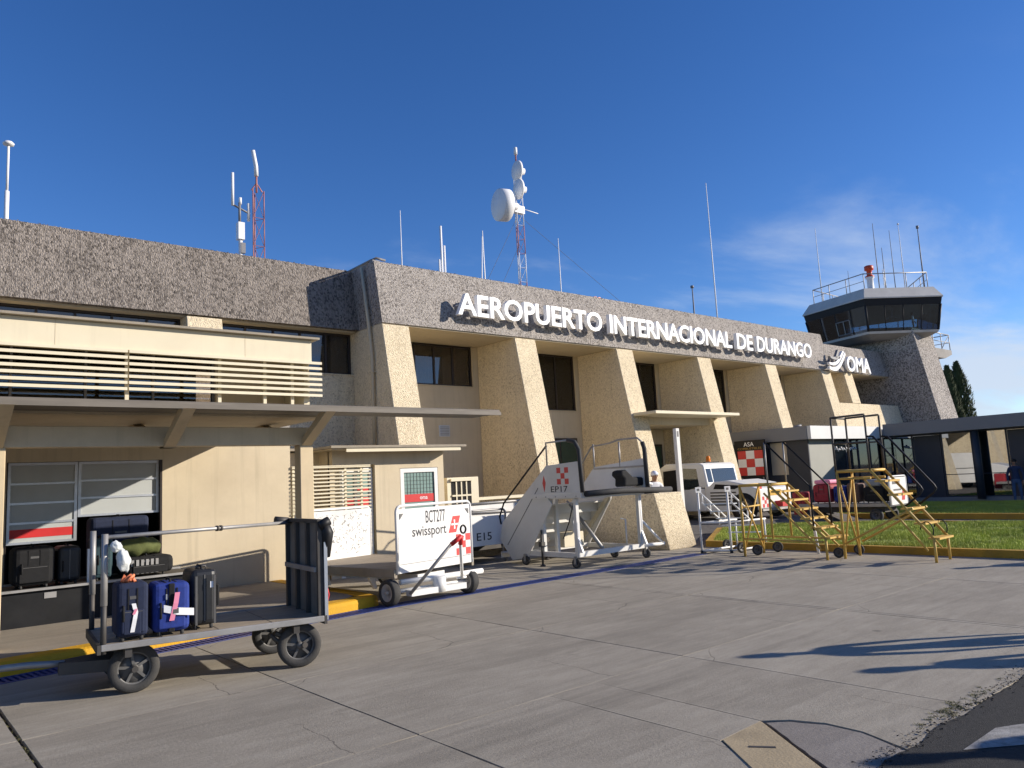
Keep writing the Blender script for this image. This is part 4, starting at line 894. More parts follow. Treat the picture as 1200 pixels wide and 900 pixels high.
for (xa, za, zb) in ((7.80, 9.98, 10.95), (8.02, 10.05, 10.25), (8.26, 9.6, 10.12)): q = MB(); q.tube([(xa, 21, za), (xa, 21, zb)], 0.045, 6); q.build('whip', antwhite, t1)
t1 = thing('lattice_mast', 'pale red and white lattice mast with a tilted white panel at its top', 'antenna mast', (8.55, 21, 7.2), AG)
lattice(t1, 8.52, 21.0, 7.2, 10.55, 0.19, [antred, antred, antred, antred])
q = MB(); q.tube([(8.5, 21, 10.5), (8.5, 21, 11.1)], 0.03, 6); q.tube([(8.35, 21, 10.55), (8.5, 21, 10.8), (8.67, 21, 10.55)], 0.02, 4); q.build('top_pole', antred, t1)
q = MB(); q.tube([(8.5, 21, 11.0), (8.49, 21, 11.3), (8.38, 20.95, 11.75)], 0.06, 8); q.build('panel', antwhite, t1)
pole(12.12, 19, 7.2, 10.05, 0.022, antwhite, 'thin white whip just right of the parapet corner')
b = MB(); b.tube([(14.3, 20, 7.2), (14.3, 20, 10.25)], 0.04, 6); b.tube([(14.42, 20, 7.2), (14.42, 20, 9.6)], 0.035, 6); b.tube([(14.2, 20, 7.2), (14.2, 20, 9.1)], 0.03, 6)
solo(b, 'antenna', antwhite, 'white antenna of three bundled rods left of the sign letters', 'antenna', (14.3, 20, 7.2), AG)
b = MB(); b.tube([(16.1, 20, 7.2), (16.06, 20, 10.4)], [0.03, 0.015], 6); b.tube([(15.85, 20, 7.2), (16.04, 20, 10.2)], [0.03, 0.012], 6)
solo(b, 'antenna', antwhite, 'pair of white rods meeting at the top left of the dish tower', 'antenna', (16.0, 20, 7.2), AG)
DT = thing('dish_tower', 'red and white lattice tower with a big drum dish and two small dishes', 'antenna mast', (19.55, 22, 7.2), AG)
lattice(DT, 19.55, 22, 7.2, 14.1, 0.19, [antred, antred, antwhite, antred, antwhite, antwhite])
q = MB(); q.tube([(19.40, 22, 14.0), (19.56, 22, 14.55)], 0.02, 4); q.tube([(19.72, 22, 14.0), (19.56, 22, 14.55)], 0.02, 4); q.tube([(19.56, 22, 14.5), (19.56, 22, 15.0)], 0.03, 5); q.build('top_spike', antred, DT)
q = MB(); q.tube([(19.56, 22, 14.75), (19.56, 22, 15.05)], 0.07, 6); q.build('beacon', antwhite, DT)
ddir = Vector((-0.97, 0.20, -0.05)).normalized()
def dish(c, r, dep, name):
    c = Vector(c); b = MB(); b.lathe(c, ddir, [(0, -dep*0.6), (r*0.3, -dep*0.55), (r*0.75, -dep*0.25), (r, 0), (r, dep), (r*0.97, dep+0.015), (0, dep+0.05)], 28); b.lathe(c-ddir*dep*0.6, -ddir, [(0.13, 0), (0.13, 0.22), (0, 0.24)], 12); b.build(name, antwhite, DT)
dish((18.72, 21.7, 12.37), 0.62, 0.38, 'drum_dish'); dish((19.42, 21.75, 13.95), 0.40, 0.07, 'dish'); dish((19.45, 21.75, 13.20), 0.40, 0.07, 'dish')
q = MB(); q.tube([(18.95, 21.85, 12.4), (19.6, 22, 12.4)], 0.07, 6); q.tube([(19.05, 21.9, 12.2), (19.05, 21.9, 13.0)], 0.06, 6); q.tube([(19.6, 22, 12.55), (20.6, 22.0, 12.5)], 0.02, 5); q.box(19.3, 19.8, 21.9, 22.1, 12.3, 12.6); q.build('bracket', antwhite, DT)
q = MB()
for (p0, p1) in (((19.6, 22, 12.2), (25, 19.6, 7.3)), ((19.6, 22, 9.3), (25, 19.6, 7.3)), ((19.5, 22, 12.2), (16.6, 22, 7.3)), ((19.5, 22, 11.0), (17.4, 22, 7.3))): q.tube([p0, p1], 0.008, 4)
q.build('guy_wire', antgrey, DT)
pole(18.7, 19, 7.2, 10.3, 0.025, antwhite, 'thin white whip right of the dish tower')
pole(26.4, 19, 7.2, 9.55, 0.045, antgrey, 'short dark pole above the word INTERNACIONAL', 0.1)
pole(32.45, 22, 7.2, 16.4, 0.04, antwhite, 'tallest thin whip on the terminal roof left of the tower')
b = MB(); b.box(19.0, 19.12, 17.7, 17.8, 7.75, 7.93); b.box(19.2, 19.32, 17.7, 17.8, 7.75, 7.93); b.box(18.95, 19.37, 17.68, 17.82, 7.70, 7.76); solo(b, 'obstruction_light', beaconred, 'small double red light on the parapet edge above the sign', 'light', (19.16, 17.75, 7.7))
TG = 'antennas on the control tower'
pole(38.93, 19.78, 10.4, 14.5, 0.03, antwhite, 'whip at the left corner of the tower roof', None, TG)
pole(39.93, 17.17, 10.4, 14.2, 0.03, antgrey, 'dark whip just right of the orange beacon on the tower', None, TG)
pole(40.47, 17.07, 10.4, 12.95, 0.03, antgrey, 'shorter dark whip in the middle of the tower roof', None, TG)
pole(40.96, 16.80, 10.4, 13.9, 0.025, antgrey, 'thin grey whip between two taller whips on the tower', None, TG)
pole(40.66, 16.2, 10.4, 14.05, 0.03, antwhite, 'pale whip with a small cap right of the tower middle', 0.08, TG)
pole(41.86, 15.73, 10.4, 14.0, 0.045, antgrey, 'thick dark whip at the right corner of the tower roof', 0.15, TG)
pole(39.8, 18.66, 10.4, 12.0, 0.022, antgrey, 'short whip behind the left railing of the tower', None, TG)
q = MB()
for i in range(5): q.box(41.0, 41.22, 17.35, 17.4, 10.5+i*0.3, 10.56+i*0.3)
for x in (41.0, 41.2): q.tube([(x, 17.37, 10.4), (x, 17.37, 11.95)], 0.02, 5)
solo(q, 'antenna', antwhite, 'short white ladder shaped array on the tower roof', 'antenna', (41.1, 17.37, 10.4), TG)
bc = thing('airport_beacon', 'orange red rotating beacon on a pedestal on the tower roof', 'beacon', (39.5, 17.42, 10.4))
q = MB(); q.lathe((39.5, 17.42, 10.4), (0, 0, 1), [(0.22, 0), (0.22, 0.1), (0.16, 0.15), (0.16, 0.8), (0.22, 0.86), (0.22, 0.9)], 14); q.build('pedestal', antwhite, bc)
q = MB(); q.lathe((39.5, 17.42, 11.3), (0, 0, 1), [(0, 0), (0.22, 0.0), (0.22, 0.06), (0.13, 0.1), (0.13, 0.34), (0.22, 0.38), (0.22, 0.58), (0.15, 0.62), (0, 0.62)], 16); q.build('lamp_head', beaconred, bc)

# ================================================================== cypresses behind the tower
def cypress(x, y, h, w, seed, label):
    rt = thing('cypress_tree', label, 'tree', (x, y, 0), 'cypresses behind the control tower')
    q = MB(); q.tube([(x, y, 0), (x, y, h*0.5), (x, y, h*0.93)], [0.18, 0.12, 0.02], 8)
    rnd = random.Random(seed)
    for i in range(16):
        z = h*rnd.uniform(0.12, 0.85); a_ = rnd.uniform(0, 6.28); q.tube([(x, y, z), (x+math.cos(a_)*w*0.25, y+math.sin(a_)*w*0.25, z+0.5)], [0.04, 0.01], 4)
    q.build('trunk', bark, rt)
    v = []; fcs = []
    for i in range(5200):
        t_ = rnd.random()**0.85; z = h*(0.05+0.95*t_); pr = min(1, t_*5+0.35)*(1-t_)**0.62*1.25
        a_ = rnd.uniform(0, 6.28); lump = 1+0.38*noise.noise((math.cos(a_)*1.7+seed, math.sin(a_)*1.7, z*0.75)); rr = 0.5*w*pr*lump*math.sqrt(rnd.uniform(0.25, 1.0))
        p_ = Vector((x+math.cos(a_)*rr, y+math.sin(a_)*rr, z)); up = Vector((math.cos(a_)*0.45+rnd.uniform(-.3, .3), math.sin(a_)*0.45+rnd.uniform(-.3, .3), 1)).normalized()*rnd.uniform(0.18, 0.36); sd = Vector((-math.sin(a_)+rnd.uniform(-.5, .5), math.cos(a_)+rnd.uniform(-.5, .5), rnd.uniform(-.3, .3))).normalized()*rnd.uniform(0.03, 0.07)
        o = len(v); v += [p_-sd, p_+sd, p_+up*0.6+sd*0.9, p_+up, p_+up*0.6-sd*0.9]; fcs.append((o, o+1, o+2, o+3, o+4))
    b = MB(); b.v = v; b.f = fcs; b.sm = [False]*len(fcs); b.mi = [0]*len(fcs); b.build('crown', foliage, rt, fix=False)
foliage = M('cypress_foliage', (0.055, 0.075, 0.03), 0.85, 0.4, 1.6)
cypress(66.9, 24.2, 9.1, 2.0, 1, 'left and slimmer of the two dark cypresses behind the tower')
cypress(69.3, 24.3, 9.6, 2.7, 2, 'right and broader of the two dark cypresses behind the tower')

# ================================================================== baggage cart in front
def V(*a): return Vector(a)
UP = V(0, 0, 1)
FC = thing('baggage_cart', 'long grey baggage cart in front carrying three suitcases, its tow bar reaching left', 'baggage cart', (2.9, 8.5, 0))
A = V(1.75, 8.02, 0); a = V(0.985, -0.174, 0); b = V(0.12, 0.993, 0); LN, WD = 2.06, 1.12
def F(u, v, z): return A+a*u+b*v+UP*z
q = MB(); q.obox(F(0, 0, 0.47), a*LN, b*WD, UP*0.025); q.build('deck', plywood, FC)
for u0, v0, l_, w_ in ((0, -0.03, LN, 0.03), (0, WD, LN, 0.03)):
    q = MB(); q.obox(F(u0, v0, 0.445), a*l_, b*w_, UP*0.06); q.build('side_rail', steel, FC, bevel=0.006)
q = MB(); q.obox(F(-0.03, -0.03, 0.42), a*0.03, b*(WD+0.06), UP*0.085); q.build('end_rail', darksteel, FC); q = MB(); q.obox(F(LN, -0.03, 0.42), a*0.03, b*(WD+0.06), UP*0.085); q.build('end_rail', darksteel, FC)
for u_ in (0.2, 1.75): q = MB(); q.obox(F(u_, 0, 0.36), a*0.06, b*WD, UP*0.1); q.build('cross_beam', darksteel, FC)
for i in range(1, 4): q = MB(); q.obox(F(LN*i/4, 0, 0.4951), a*0.006, b*WD, UP*0.0015); q.build('plank_joint', darksteel, FC)
for v in (0.0, WD):
    q = MB(); q.tube([F(0.02, v, 0.42), F(0.02, v, 0.92)], 0.026, 8); q.build('post_socket', darksteel, FC)
    q = MB(); q.tube([F(0.02, v, 0.85), F(0.02, v, 1.50)], 0.030, 8); q.build('post', steel, FC)
q = MB(); q.tube([F(0.02, 0.02, 1.47), F(LN-0.02, WD-0.1, 1.45)], 0.021, 8); q.build('rail', steel, FC)
for k in range(2): q = MB(); t0 = F(0.02, 0.02, 1.47).lerp(F(LN-0.02, WD-0.1, 1.45), 0.55+0.02*k); q.lathe(t0, (F(LN, WD, 0)-F(0, 0, 0)).normalized(), [(0.021, -0.012), (0.03, -0.012), (0.03, 0.012), (0.021, 0.012)], 10); q.build('collar', darksteel, FC)
q = MB(); q.obox(F(LN-0.01, 0.02, 0.5), a*0.02, b*(WD-0.04), UP*0.96); pn = q.build('end_panel', panelbrown, FC)
q = MB()
for v in (0.0, 0.36, 0.72, WD-0.05): q.obox(F(LN-0.05, v, 0.46), a*0.05, b*0.05, UP*1.02)
q.obox(F(LN-0.05, 0, 1.46), a*0.05, b*WD, UP*0.04); q.build('panel_frame', darksteel, FC)
q = MB(); q.obox(F(LN-0.075, 0.05, 0.95), a*0.026, b*(WD-0.1), UP*0.05); q.build('panel_bar', steel, FC)
q = MB(); q.obox(F(LN+0.011, -0.02, 0.46), a*0.035, b*0.05, UP*0.8); q.build('edge_post', alu, FC)
q = MB(); q.tube([F(LN+0.03, 0.02, 1.46), F(LN+0.06, 0.02, 1.35), F(LN+0.05, 0.05, 1.1)], [0.05, 0.07, 0.05], 8); q.tube([F(LN-0.03, 0.0, 1.43), F(LN+0.08, 0.0, 1.48)], 0.05, 8); q.build('latch', blackpaint, FC)
q = MB(); q.tube([F(LN-0.05, WD-0.1, 1.47), F(LN-0.2, WD-0.12, 1.49)], 0.045, 8); q.build('rail_cap', darksteel, FC)
wheel(FC, F(0.30, 0.20, 0.225), b, 0.225, 0.10, rubber, rimgrey, 5); wheel(FC, F(0.30, 0.98, 0.225), b, 0.225, 0.10, rubber, rimgrey, 5)
wheel(FC, F(1.84, 0.12, 0.222), b*0.98+a*0.15, 0.222, 0.10, rubber, rimgrey, 5); wheel(FC, F(1.82, 1.02, 0.222), b, 0.222, 0.10, rubber, rimgrey, 5)
q = MB(); q.tube([F(0.30, 0.1, 0.225), F(0.30, 1.0, 0.225)], 0.03, 8); q.obox(F(0.18, 0.3, 0.25), a*0.24, b*0.6, UP*0.12); q.prism([F(0.30, 0.25, 0.2), F(-0.15, 0.42, 0.2), F(-0.30, 0.48, 0.2), F(-0.30, 0.66, 0.2), F(-0.15, 0.72, 0.2), F(0.30, 0.9, 0.2)], UP*0.11); q.build('front_axle', darksteel, FC)
q = MB(); q.tube([F(1.88, 0.05, 0.222), F(1.84, 1.05, 0.222)], 0.03, 8); q.tube([F(1.6, 0.15, 0.37), F(1.86, 0.15, 0.24)], 0.025, 6); q.tube([F(1.55, 0.15, 0.36), F(1.75, 0.14, 0.17), F(1.9, 0.14, 0.17)], 0.02, 6); q.box(*[c for p in ((F(1.72, 0.14, 0).x, F(1.72, 0.14, 0).x+0.14), (F(1.72, 0.14, 0).y, F(1.72, 0.14, 0).y+0.06), (0.2, 0.44)) for c in p]); q.build('rear_axle', darksteel, FC)
q = MB(); q.tube([F(-0.25, 0.57, 0.29), F(-0.55, 0.62, 0.31), F(-2.2, 0.87, 0.30)], 0.032, 8); q.build('tow_bar', steel, FC)
q = MB(); q.tube([F(LN+0.05, 0.1, 0.9), F(LN+0.09, 0.08, 0.7), F(LN+0.06, 0.1, 0.52), F(LN+0.03, 0.08, 0.7), F(LN+0.06, 0.1, 0.86)], 0.008, 5); q.build('cord', redpaint, FC)
pb = MB(); rn = random.Random(9)
for (u, v, z, rx, rz) in ((0.11, -0.04, 1.38, 0.055, 0.06), (0.17, -0.05, 1.25, 0.065, 0.12)):
    c = F(u, v, z); vs = []; n, m_ = 22, 16
    for i in range(m_+1):
        for j in range(n):
            th = math.pi*i/m_; ph = 2*math.pi*j/n; d = V(math.sin(th)*math.cos(ph), math.sin(th)*math.sin(ph), math.cos(th)); k_ = 0.85+0.22*noise.noise(d*2.0+V(u*9, 0, 0))+0.16*abs(noise.noise(d*5+V(0, z*5, 0))); vs.append(c+V(d.x*rx+0.25*(-d.z*rz)*0.4, d.y*rx, d.z*rz)*k_)
    pb.add(vs, [(i*n+j, i*n+(j+1) % n, (i+1)*n+(j+1) % n, (i+1)*n+j) for i in range(m_) for j in range(n)], True)
solo(pb, 'plastic_bag', plastic, 'crumpled clear plastic bag tied to the left post of the front baggage cart', 'plastic bag', F(0.15, -0.03, 1.1))

# ------------------------------------------------------------------ suitcases
def suitcase(name, label, o, ux, uy, w, d, h, mat, hard=False, group=None, cat='suitcase'):
    """o lower front left corner, ux along the front, uy to the back; soft case with pockets, handles, wheels"""
    ux, uy = Vector(ux).normalized(), Vector(uy).normalized(); o = Vector(o)
    t = thing(name, label, cat, o+ux*w/2+uy*d/2, group)
    q = MB(); q.obox(o+UP*0.035, ux*w, uy*d, UP*(h-0.035)); body = q.build('body', mat, t, bevel=min(w, d)*(0.22 if hard else 0.16), seg=3)
    for pgn in body.data.polygons: pgn.use_smooth = False
    for s in (0.12, 0.85):
        for e in (0.2, 0.8): q = MB(); q.tube([o+ux*w*e+uy*d*s+UP*0.045, o+ux*w*e+uy*d*s], 0.02, 6); q.build('castor', rubber, t)
    q = MB(); m_ = o+ux*w/2+uy*d/2+UP*h; e = uy*0.09; q.tube([m_-e-UP*0.01, m_-e+UP*0.025, m_+e+UP*0.025, m_+e-UP*0.01], 0.012, 6); q.build('top_handle', blackfab, t)
    if not hard:
        q = MB(); q.obox(o+ux*w*0.14-uy*0.016+UP*h*0.14, ux*w*0.72, uy*0.03, UP*h*0.40); q.build('pocket', mat, t, bevel=0.012)
        q = MB(); q.obox(o+ux*w*0.2-uy*0.0185+UP*h*0.50, ux*w*0.6, uy*0.004, UP*0.006); q.build('pocket_zip', rimgrey, t)
        q = MB(); q.obox(o+ux*w*0.40-uy*0.004+UP*h*0.72, ux*w*0.2, uy*0.006, UP*0.03); q.build('badge', rimgrey, t)
    # zip or shell joint all round
    q = MB(); k = 0.006
    for s in ((0.36, 0.64) if not hard else (0.5,)):
        q.obox(o+ux*(w*s-0.006)-uy*k+UP*(0.08), ux*0.012, uy*k*1.5, UP*(h-0.13)); q.obox(o+ux*(w*s-0.006)+uy*0.05+UP*(h-k*0.4), ux*0.012, uy*(d-0.1), UP*k)
    q.build('zip', blackfab if not hard else rimgrey, t)
    q = MB(); c = o+ux*w*0.2-uy*0.012+UP*h*0.48; q.tube([c+uy*0.012-UP*0.07, c-uy*0.012-UP*0.06, c-uy*0.012+UP*0.06, c+uy*0.012+UP*0.07], 0.012, 6); q.build('side_handle', blackfab, t)
    return t
def tagstrip(root, pts, wv, mat, name='tag'):
    q = MB(); n = len(pts); wv = Vector(wv); q.add([Vector(p)-wv for p in pts]+[Vector(p)+wv for p in pts], [(i, i+1, n+i+1, n+i) for i in range(n-1)]); o_ = q.build(name, mat, root); md = o_.modifiers.new('solid', 'SOLIDIFY'); md.thickness = 0.003; return o_
SGp = 'suitcases standing on the front baggage cart'
t = suitcase('suitcase', 'navy fabric suitcase with an orange ribbon, leftmost on the front baggage cart', F(0.13, 0.03, 0.497), a, b, 0.27, 0.42, 0.53, navy, group=SGp)
q = MB(); c = F(0.25, 0.15, 1.06)
for i in range(5): q.tube([c+V(rn.uniform(-.05, .05), rn.uniform(-.04, .04), -0.03), c+V(rn.uniform(-.06, .06), rn.uniform(-.05, .05), 0.03), c+V(rn.uniform(-.07, .07), rn.uniform(-.05, .05), -0.02)], 0.016, 6)
q.build('ribbon', orangetag, t)
tagstrip(t, [F(0.27, 0.012, 0.84), F(0.29, 0.008, 0.76), F(0.28, 0.0, 0.70), F(0.26, 0.008, 0.58)], a*0.018, paper)
tagstrip(t, [F(0.29, 0.0, 0.79), F(0.27, 0.004, 0.74)], a*0.012, pinkfab)
q = MB(); q.obox(F(0.185, 0.012, 0.56), a*0.15, b*0.02, UP*0.22); q.build('pocket', navy, t, bevel=0.012)
t = suitcase('suitcase', 'bright blue suitcase with a black middle band and crossed pink and white tags', F(0.44, 0.05, 0.497), a, b, 0.33, 0.40, 0.495, royal, group=SGp)
q = MB(); q.obox(F(0.575, 0.038, 0.53), a*0.055, b*0.03, UP*0.455); q.build('band', blackfab, t, bevel=0.008)
for u in (0.55, 0.645): q = MB(); q.obox(F(u, 0.035, 0.64), a*0.012, b*0.014, UP*0.04); q.obox(F(u, 0.035, 0.84), a*0.012, b*0.014, UP*0.05); q.build('buckle', alu, t)
tagstrip(t, [F(0.53, 0.022, 0.76), F(0.64, 0.012, 0.725), F(0.80, 0.028, 0.70)], UP*0.034, paper)
tagstrip(t, [F(0.65, 0.018, 0.90), F(0.635, 0.008, 0.80), F(0.60, 0.018, 0.64)], a*0.022, pinkfab)
q = MB(); q.obox(F(0.61, 0.0115, 0.705), a*0.05, b*0.002, UP*0.05); q.build('barcode', rimgrey, t)
t = suitcase('suitcase', 'large black hard shell suitcase, rightmost on the front baggage cart', F(0.80, 0.16, 0.497), (0.995, -0.10, 0), (0.10, 0.995, 0), 0.25, 0.46, 0.58, blackshell, True, group=SGp)
q = MB(); q.obox(F(0.97, 0.130, 0.90), a*0.03, b*0.004, UP*0.06); q.build('sticker', paper, t)
q = MB(); c = F(1.06, 0.36, 0.80); q.tube([c-UP*0.11, c+a*0.03-UP*0.09, c+a*0.03+UP*0.09, c+UP*0.11], 0.016, 6); q.build('side_handle', blackfab, t)
q = MB()
for s in (0.03, 0.20): q.obox(F(0.80+s, 0.118, 0.55), a*0.02, b*0.012, UP*0.47)
q.build('rib', rimgrey, t)
q = MB(); c = F(0.93, 0.38, 1.085); q.tube([c-a*0.05-UP*0.02, c-a*0.045+UP*0.012, c+a*0.045+UP*0.012, c+a*0.05-UP*0.02], 0.009, 6); q.build('pull_handle', rimgrey, t)

# ------------------------------------------------------------------ baggage belt and the bags on it
BT = thing('baggage_belt', 'black sided baggage belt running along the front of the open baggage hall', 'conveyor belt', (1, 13.2, 0.142))
q = MB(); q.box(-4, 3.95, 12.72, 12.78, 0.142, 0.62); q.box(-4, 3.95, 13.75, 13.8, 0.142, 0.62); q.box(3.9, 3.95, 12.78, 13.75, 0.142, 0.62); q.build('side_panel', M('belt_side', (0.012, 0.0125, 0.014), 0.75, 0.3, 3, dirt=0.4, dirtcol=(0.035, 0.033, 0.03), spec=0.2), BT)
q = MB(); q.box(-4, 4.15, 12.80, 13.73, 0.60, 0.63); q.build('belt', darksteel, BT)
for y in (12.66, 13.76): q = MB(); q.box(-4, 4.2, y, y+0.05, 0.622, 0.655); q.build('edge_rail', steel, BT)
q = MB(); q.box(2.05, 2.2, 12.712, 12.719, 0.5, 0.58); q.build('plate', steel, BT)
for x in (2.62, 0.4): q = MB(); q.box(x, x+0.05, 12.9, 12.95, 0.63, 1.12); q.build('stop_post', alu, BT)
BG = 'bags on the baggage belt'
suitcase('suitcase', 'big black suitcase at the left end of the baggage belt beside the canopy post', (1.70, 12.95, 0.632), (1, 0, 0), (0, 1, 0), 0.52, 0.5, 0.58, blackfab, group=BG)
suitcase('suitcase', 'black suitcase under the red striped door leaf, second from the left on the belt', (2.26, 13.0, 0.632), (1, 0, 0), (0, 1, 0), 0.30, 0.5, 0.55, blackshell, True, group=BG)
suitcase('suitcase', 'dark teal upright suitcase behind the left post of the front cart', (2.74, 13.05, 0.632), (1, 0, 0), (0, 1, 0), 0.26, 0.5, 0.62, teal, group=BG)
suitcase('suitcase', 'large slate blue suitcase lying behind the olive duffel', (2.80, 13.56, 0.632), (1, 0, 0), (0, 1, 0), 0.85, 0.4, 0.92, navy, group=BG)
t = suitcase('suitcase', 'black case with ribbed silver side pockets under the olive duffel', (3.10, 12.92, 0.632), (1, 0, 0), (0, 1, 0), 0.75, 0.5, 0.30, blackfab, group=BG)
for j in range(2):
    for i in range(6): q = MB(); q.box(3.22+i*0.07, 3.26+i*0.07, 12.905, 12.919, 0.68+j*0.12, 0.77+j*0.12); q.build('rib', steel, t)
db = MB(); vs = []; n, m_ = 16, 14
for i in range(n+1):
    for j in range(m_):
        s = i/n; r_ = 0.155*(math.sin(math.pi*min(1, max(0.02, s)))**0.35); ph = 2*math.pi*j/m_
        x = 3.05+0.68*s; vs.append(V(x, 13.18+r_*1.1*math.cos(ph), 1.06+r_*math.sin(ph)*0.9+0.05*noise.noise((s*6, ph, 1))+(0.02 if s > 0.5 else 0)))
db.add(vs, [(i*m_+j, i*m_+(j+1) % m_, (i+1)*m_+(j+1) % m_, (i+1)*m_+j) for i in range(n) for j in range(m_)], True)
solo(db, 'duffel_bag', olive, 'olive green duffel bag lying on top of the black ribbed case', 'duffel bag', (3.4, 13.2, 0.93), BG)

# ================================================================== white cart BCT277
def checker(root, o, xd, yd, s, pat, mat=signred):
    o, xd, yd = Vector(o), Vector(xd), Vector(yd); n = xd.cross(yd).normalized()
    for (i, j) in pat:
        q = MB(); q.obox(o+xd*i*s+yd*j*s, xd*s*0.98, yd*s*0.98, n*0.003); q.build('square', mat, root)
def bentframe(mb, o, xd, w, h, r, rad=0.10):
    pts = [o, o+UP*(h-rad)]
    for k in range(1, 6): t_ = math.pi/2*k/5; pts.append(o+xd*(rad-rad*math.cos(t_))+UP*(h-rad+rad*math.sin(t_)))
    for k in range(0, 6): t_ = math.pi/2*k/5; pts.append(o+xd*(w-rad+rad*math.sin(t_))+UP*(h-rad+rad*math.cos(t_)))
    pts.append(o+xd*w); mb.tube(pts, r, 8)
BC = thing('baggage_cart', 'white baggage cart with BCT277 and swissport lettering on its raised end panel', 'baggage cart', (7.2, 11.6, 0))
xd = V(0.985, 0.174, 0); yd = V(-0.174, 0.985, 0); O = V(6.38, 10.40, 0); PW = 1.68
def G(u, v, z): return O+xd*u+yd*v+UP*z
q = MB(); q.obox(G(0.03, 0, 0.47), xd*(PW-0.06), yd*0.02, UP*0.98); pn = q.build('end_panel', dirtywhite, BC, bevel=0.004)
q = MB(); bentframe(q, G(0, 0.01, 0.47), xd, PW, 1.03, 0.024); q.build('panel_frame', white, BC)
q = MB(); q.obox(G(0.05, -0.004, 0.60), xd*(PW-0.1), yd*0.004, UP*0.006); q.build('seam', rimgrey, pn)
for (u, z) in ((0.06, 1.38), (PW-0.14, 1.38)): q = MB(); q.prism([G(u, -0.004, z), G(u+0.08, -0.004, z), G(u+(0 if u < 1 else 0.08), -0.004, z-0.09)], yd*-0.004); q.build('gusset', rimgrey, pn)
nrm = -yd
q = MB(); lettering(q, 'BCT277', G(0.62, -0.0005, 1.20), xd, UP, 0.44, 0.20, 0.002); q.build('lettering', ink, pn)
q = MB(); lettering(q, 'swissport', G(0.32, -0.0005, 0.955), xd, UP, 0.76, 0.20, 0.002); q.build('lettering', ink, pn)
q = MB(); q.prism([G(1.13, -0.001, 1.0), G(1.31, -0.001, 1.0), G(1.42, -0.001, 1.27), G(1.24, -0.001, 1.27)], yd*-0.002); lg = q.build('emblem', signred, pn)
q = MB(); c = G(1.275, -0.0035, 1.135)
for (du, dz) in ((0, 0.06), (0.06, 0), (0, -0.06), (-0.06, 0)):
    p = c+xd*du+UP*dz; q.obox(p-xd*0.016-UP*0.016, xd*0.032, UP*0.032, yd*-0.001)
q.obox(c-xd*0.05-UP*0.012, xd*0.1, UP*0.024, yd*-0.001); q.obox(c-xd*0.012-UP*0.05, xd*0.024, UP*0.1, yd*-0.0015)
q.build('cross', letterwhite, BC)
checker(BC, G(1.30, -0.0005, 0.62), xd, UP, 0.115, ((0, 0), (1, 1), (2, 0), (2, 2), (0, 2)))
q = MB(); q.obox(G(-0.05, 0.03, 0.47), xd*(PW+0.05), yd*2.62, UP*0.07); q.build('deck', plywood, BC)
q = MB(); q.obox(G(-0.06, 0.02, 0.41), xd*0.06, yd*2.66, UP*0.135); q.obox(G(PW, 0.02, 0.41), xd*0.05, yd*2.66, UP*0.135); q.build('side_rail', weathered, BC)
q = MB(); q.obox(G(0.03, 2.62, 0.5), xd*(PW-0.06), yd*0.02, UP*0.92); bp_ = q.build('rear_panel', dirtywhite, BC, bevel=0.004)
q = MB(); bentframe(q, G(0, 2.65, 0.47), xd, PW, 0.98, 0.022); q.build('rear_frame', white, BC)
q = MB(); rn = random.Random(5)
for i in range(260):
    p = G(rn.uniform(0.1, PW-0.1), 2.617, rn.uniform(0.6, 1.36)); d = (xd*rn.uniform(-1, 1)+UP*rn.uniform(-0.4, 1)).normalized(); l_ = rn.uniform(0.02, 0.10); e = d.cross(yd)*rn.uniform(0.002, 0.007)
    q.add([p, p+d*l_-e, p+d*l_+e], [(0, 1, 2)])
tag(q.build('scratches', rimgrey, bp_), kind='stuff')
q = MB()
for v in (0.7, 1.9): q.prism([G(0.0, v, 0.41), G(0.12, v, 0.41), G(0.17, v, 0.2), G(0.12, v, 0.2)], yd*0.05)
q.obox(G(0.5, 0.1, 0.3), xd*0.6, yd*2.3, UP*0.1); q.build('chassis', white, BC)
wheel(BC, V(6.28, 10.5, 0.2), (0.99, 0.12, 0), 0.20, 0.14, rubber, rimwhite); wheel(BC, V(7.78, 10.5, 0.2), (0.99, 0.12, 0), 0.20, 0.14, rubber, rimwhite)
wheel(BC, G(0.05, 2.1, 0.2), xd, 0.20, 0.14, rubber, rimwhite); wheel(BC, G(PW-0.1, 2.1, 0.2), xd, 0.20, 0.14, rubber, rimwhite)
q = MB(); q.tube([V(6.42, 10.42, 0.34), V(8.02, 10.42, 0.34)], 0.045, 8); q.tube([V(6.36, 10.5, 0.2), V(7.7, 10.5, 0.2)], 0.035, 8); q.tube([V(7.12, 10.38, 0.12), V(7.12, 10.38, 0.36)], 0.11, 12); q.obox(V(6.55, 10.3, 0.12), V(1.05, 0, 0), V(0, 0.16, 0), V(0, 0, 0.09)); q.build('front_axle', white, BC)
tip = V(7.14, 9.75, 1.05)
q = MB(); q.tube([V(6.52, 10.30, 0.16), tip-V(0.12, -0.05, 0.12)], 0.027, 8); q.build('tow_bar', steel, BC)
q = MB(); q.tube([V(7.50, 10.28, 0.30), tip-V(0.0, -0.04, 0.12)], 0.027, 8); q.tube([V(7.40, 10.28, 0.30), V(7.58, 10.28, 0.30)], 0.02, 6); q.build('tow_bar', white, BC)
q = MB(); q.tube([tip-V(0.16, -0.07, 0.17), tip-V(0, 0, 0.05)], 0.036, 8); q.tube([tip-V(0, -0.05, 0.18), tip-V(0, 0, 0.05)], 0.036, 8); q.build('tow_head', redpaint, BC)
q = MB(); ring = [tip+V(0.05*math.sin(k*math.pi/6)+0.03, 0, 0.06*math.cos(k*math.pi/6)+0.05) for k in range(13)]; q.tube(ring, 0.016, 6); q.build('tow_ring', blackpaint, BC)

